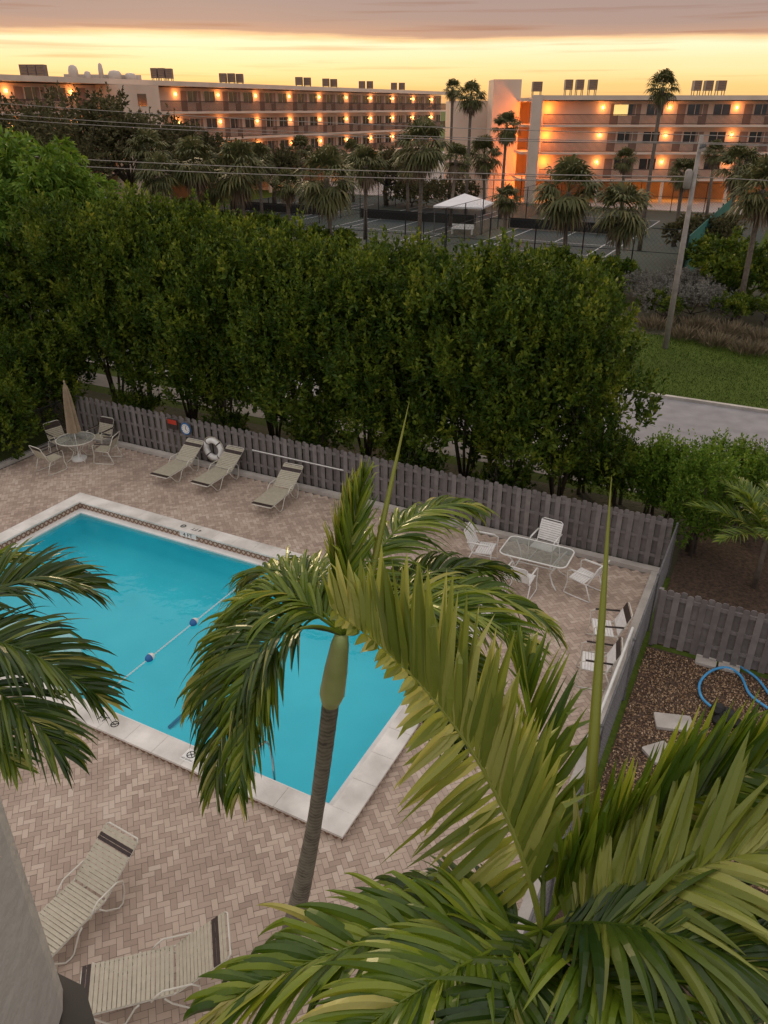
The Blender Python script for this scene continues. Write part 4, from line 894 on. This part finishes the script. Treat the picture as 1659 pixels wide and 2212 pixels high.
# ---------------- near column at the left
t=thing('building_column','smooth pale grey building column close to the viewer at the left edge','column',(0,0,0),0)
col_=[(-.95,.2),(-.395,.2),(-.383,.5),(-.386,.54),(-.395,.565),(-.415,.58),(-.44,.585),(-.95,.585)]
g_=MB(); g_.prism(col_,9.04,12.5); g_.build('shaft',M['stucco'],t)
g_=MB(); g_.prism([(-.97,.18),(-.345,.18),(-.338,.48),(-.345,.53),(-.372,.572),(-.42,.592),(-.97,.592)],9.0,9.035); g_.build('ledge',M['ledgedark'],t)
g_=MB(); g_.prism(col_,-.05,8.995); g_.build('lower_shaft',M['stucco'],t)

# ---------------- world & light
w=bpy.data.worlds.new('World'); SC.world=w; w.use_nodes=True; nt=w.node_tree; bg=nt.nodes['Background']
tc=nt.nodes.new('ShaderNodeTexCoord'); sx=nt.nodes.new('ShaderNodeSeparateXYZ'); L(nt,tc.outputs['Generated'],sx.inputs[0])
mp=nt.nodes.new('ShaderNodeMapping'); mp.inputs['Scale'].default_value=(2.2,2.2,38); L(nt,tc.outputs['Generated'],mp.inputs[0])
ns=nt.nodes.new('ShaderNodeTexNoise'); ns.inputs['Scale'].default_value=1.5; ns.inputs['Detail'].default_value=8; ns.inputs['Roughness'].default_value=.6; L(nt,mp.outputs[0],ns.inputs['Vector'])
mp2=nt.nodes.new('ShaderNodeMapping'); mp2.inputs['Scale'].default_value=(3,3,110); L(nt,tc.outputs['Generated'],mp2.inputs[0])
ns2=nt.nodes.new('ShaderNodeTexNoise'); ns2.inputs['Scale'].default_value=1.3; ns2.inputs['Detail'].default_value=6; L(nt,mp2.outputs[0],ns2.inputs['Vector'])
def mth(op,a,bv=None,cl=False):
    q=nt.nodes.new('ShaderNodeMath'); q.operation=op; q.use_clamp=cl
    for i,x in enumerate((a,bv)):
        if x is None: continue
        if isinstance(x,(int,float)): q.inputs[i].default_value=x
        else: L(nt,x,q.inputs[i])
    return q.outputs[0]
zz=mth('ADD',mth('ADD',sx.outputs[2],mth('MULTIPLY',mth('SUBTRACT',ns.outputs['Fac'],.5),.02)),mth('MULTIPLY',sx.outputs[0],.008))
fac=mth('DIVIDE',zz,.15,True)
r1=ramp(nt,[(0,(.60,.32,.18)),(.06,(1.0,.54,.20)),(.15,(1.1,.68,.25)),(.25,(1.2,.83,.38)),(.42,(1.35,.98,.62)),(.455,(1.08,.70,.36)),(.48,(.60,.36,.25)),(.56,(.47,.32,.265)),(.75,(.42,.31,.28)),(1,(.40,.32,.31))],fac)
stk=nt.nodes.new('ShaderNodeMapRange'); stk.inputs[1].default_value=.56; stk.inputs[2].default_value=.72; L(nt,ns2.outputs['Fac'],stk.inputs[0])
stm=nt.nodes.new('ShaderNodeMix'); stm.data_type='RGBA'; stm.blend_type='MULTIPLY'; L(nt,mth('MULTIPLY',stk.outputs[0],.8),stm.inputs[0]); L(nt,r1.outputs[0],stm.inputs[6]); stm.inputs[7].default_value=(.82,.64,.55,1)
up=mth('MULTIPLY',mth('SUBTRACT',sx.outputs[2],.12),1.8,True)
mx=nt.nodes.new('ShaderNodeMix'); mx.data_type='RGBA'; L(nt,up,mx.inputs[0]); L(nt,stm.outputs[2],mx.inputs[6]); mx.inputs[7].default_value=(1.08,1.0,.95,1)
bk=mth('MULTIPLY',mth('SUBTRACT',.15,sx.outputs[1]),1.2,True)
m2=nt.nodes.new('ShaderNodeMix'); m2.data_type='RGBA'; L(nt,bk,m2.inputs[0]); L(nt,mx.outputs[2],m2.inputs[6]); m2.inputs[7].default_value=(.74,.70,.70,1)
sk=nt.nodes.new('ShaderNodeTexSky'); sk.sky_type='NISHITA'; sk.sun_disc=False; sk.sun_elevation=R(3); sk.sun_rotation=R(-12)
ad=nt.nodes.new('ShaderNodeMix'); ad.data_type='RGBA'; ad.blend_type='ADD'; ad.inputs[0].default_value=.003; L(nt,m2.outputs[2],ad.inputs[6]); L(nt,sk.outputs[0],ad.inputs[7])
L(nt,ad.outputs[2],bg.inputs[0]); bg.inputs[1].default_value=1.0
sl=bpy.data.lights.new('sun','SUN'); sl.energy=1.5; sl.angle=R(12); sl.color=(1,.76,.44); so=bpy.data.objects.new('sun',sl); C.objects.link(so)
el=R(14); az=R(-14); dS=Vector((math.sin(az)*math.cos(el),math.cos(az)*math.cos(el),math.sin(el))); so.rotation_euler=dS.to_track_quat('Z','Y').to_euler()
cam=bpy.data.cameras.new('camera'); co=bpy.data.objects.new('camera',cam); C.objects.link(co); co.location=CAM; co.rotation_euler=(R(90)-PITCH,0,0)
cam.sensor_fit='VERTICAL'; cam.sensor_height=24; cam.lens=24*FPX/2212; cam.clip_start=.05; cam.clip_end=6000
SC.camera=co
SC.view_settings.view_transform='Standard'; SC.view_settings.look='None'; SC.view_settings.exposure=0
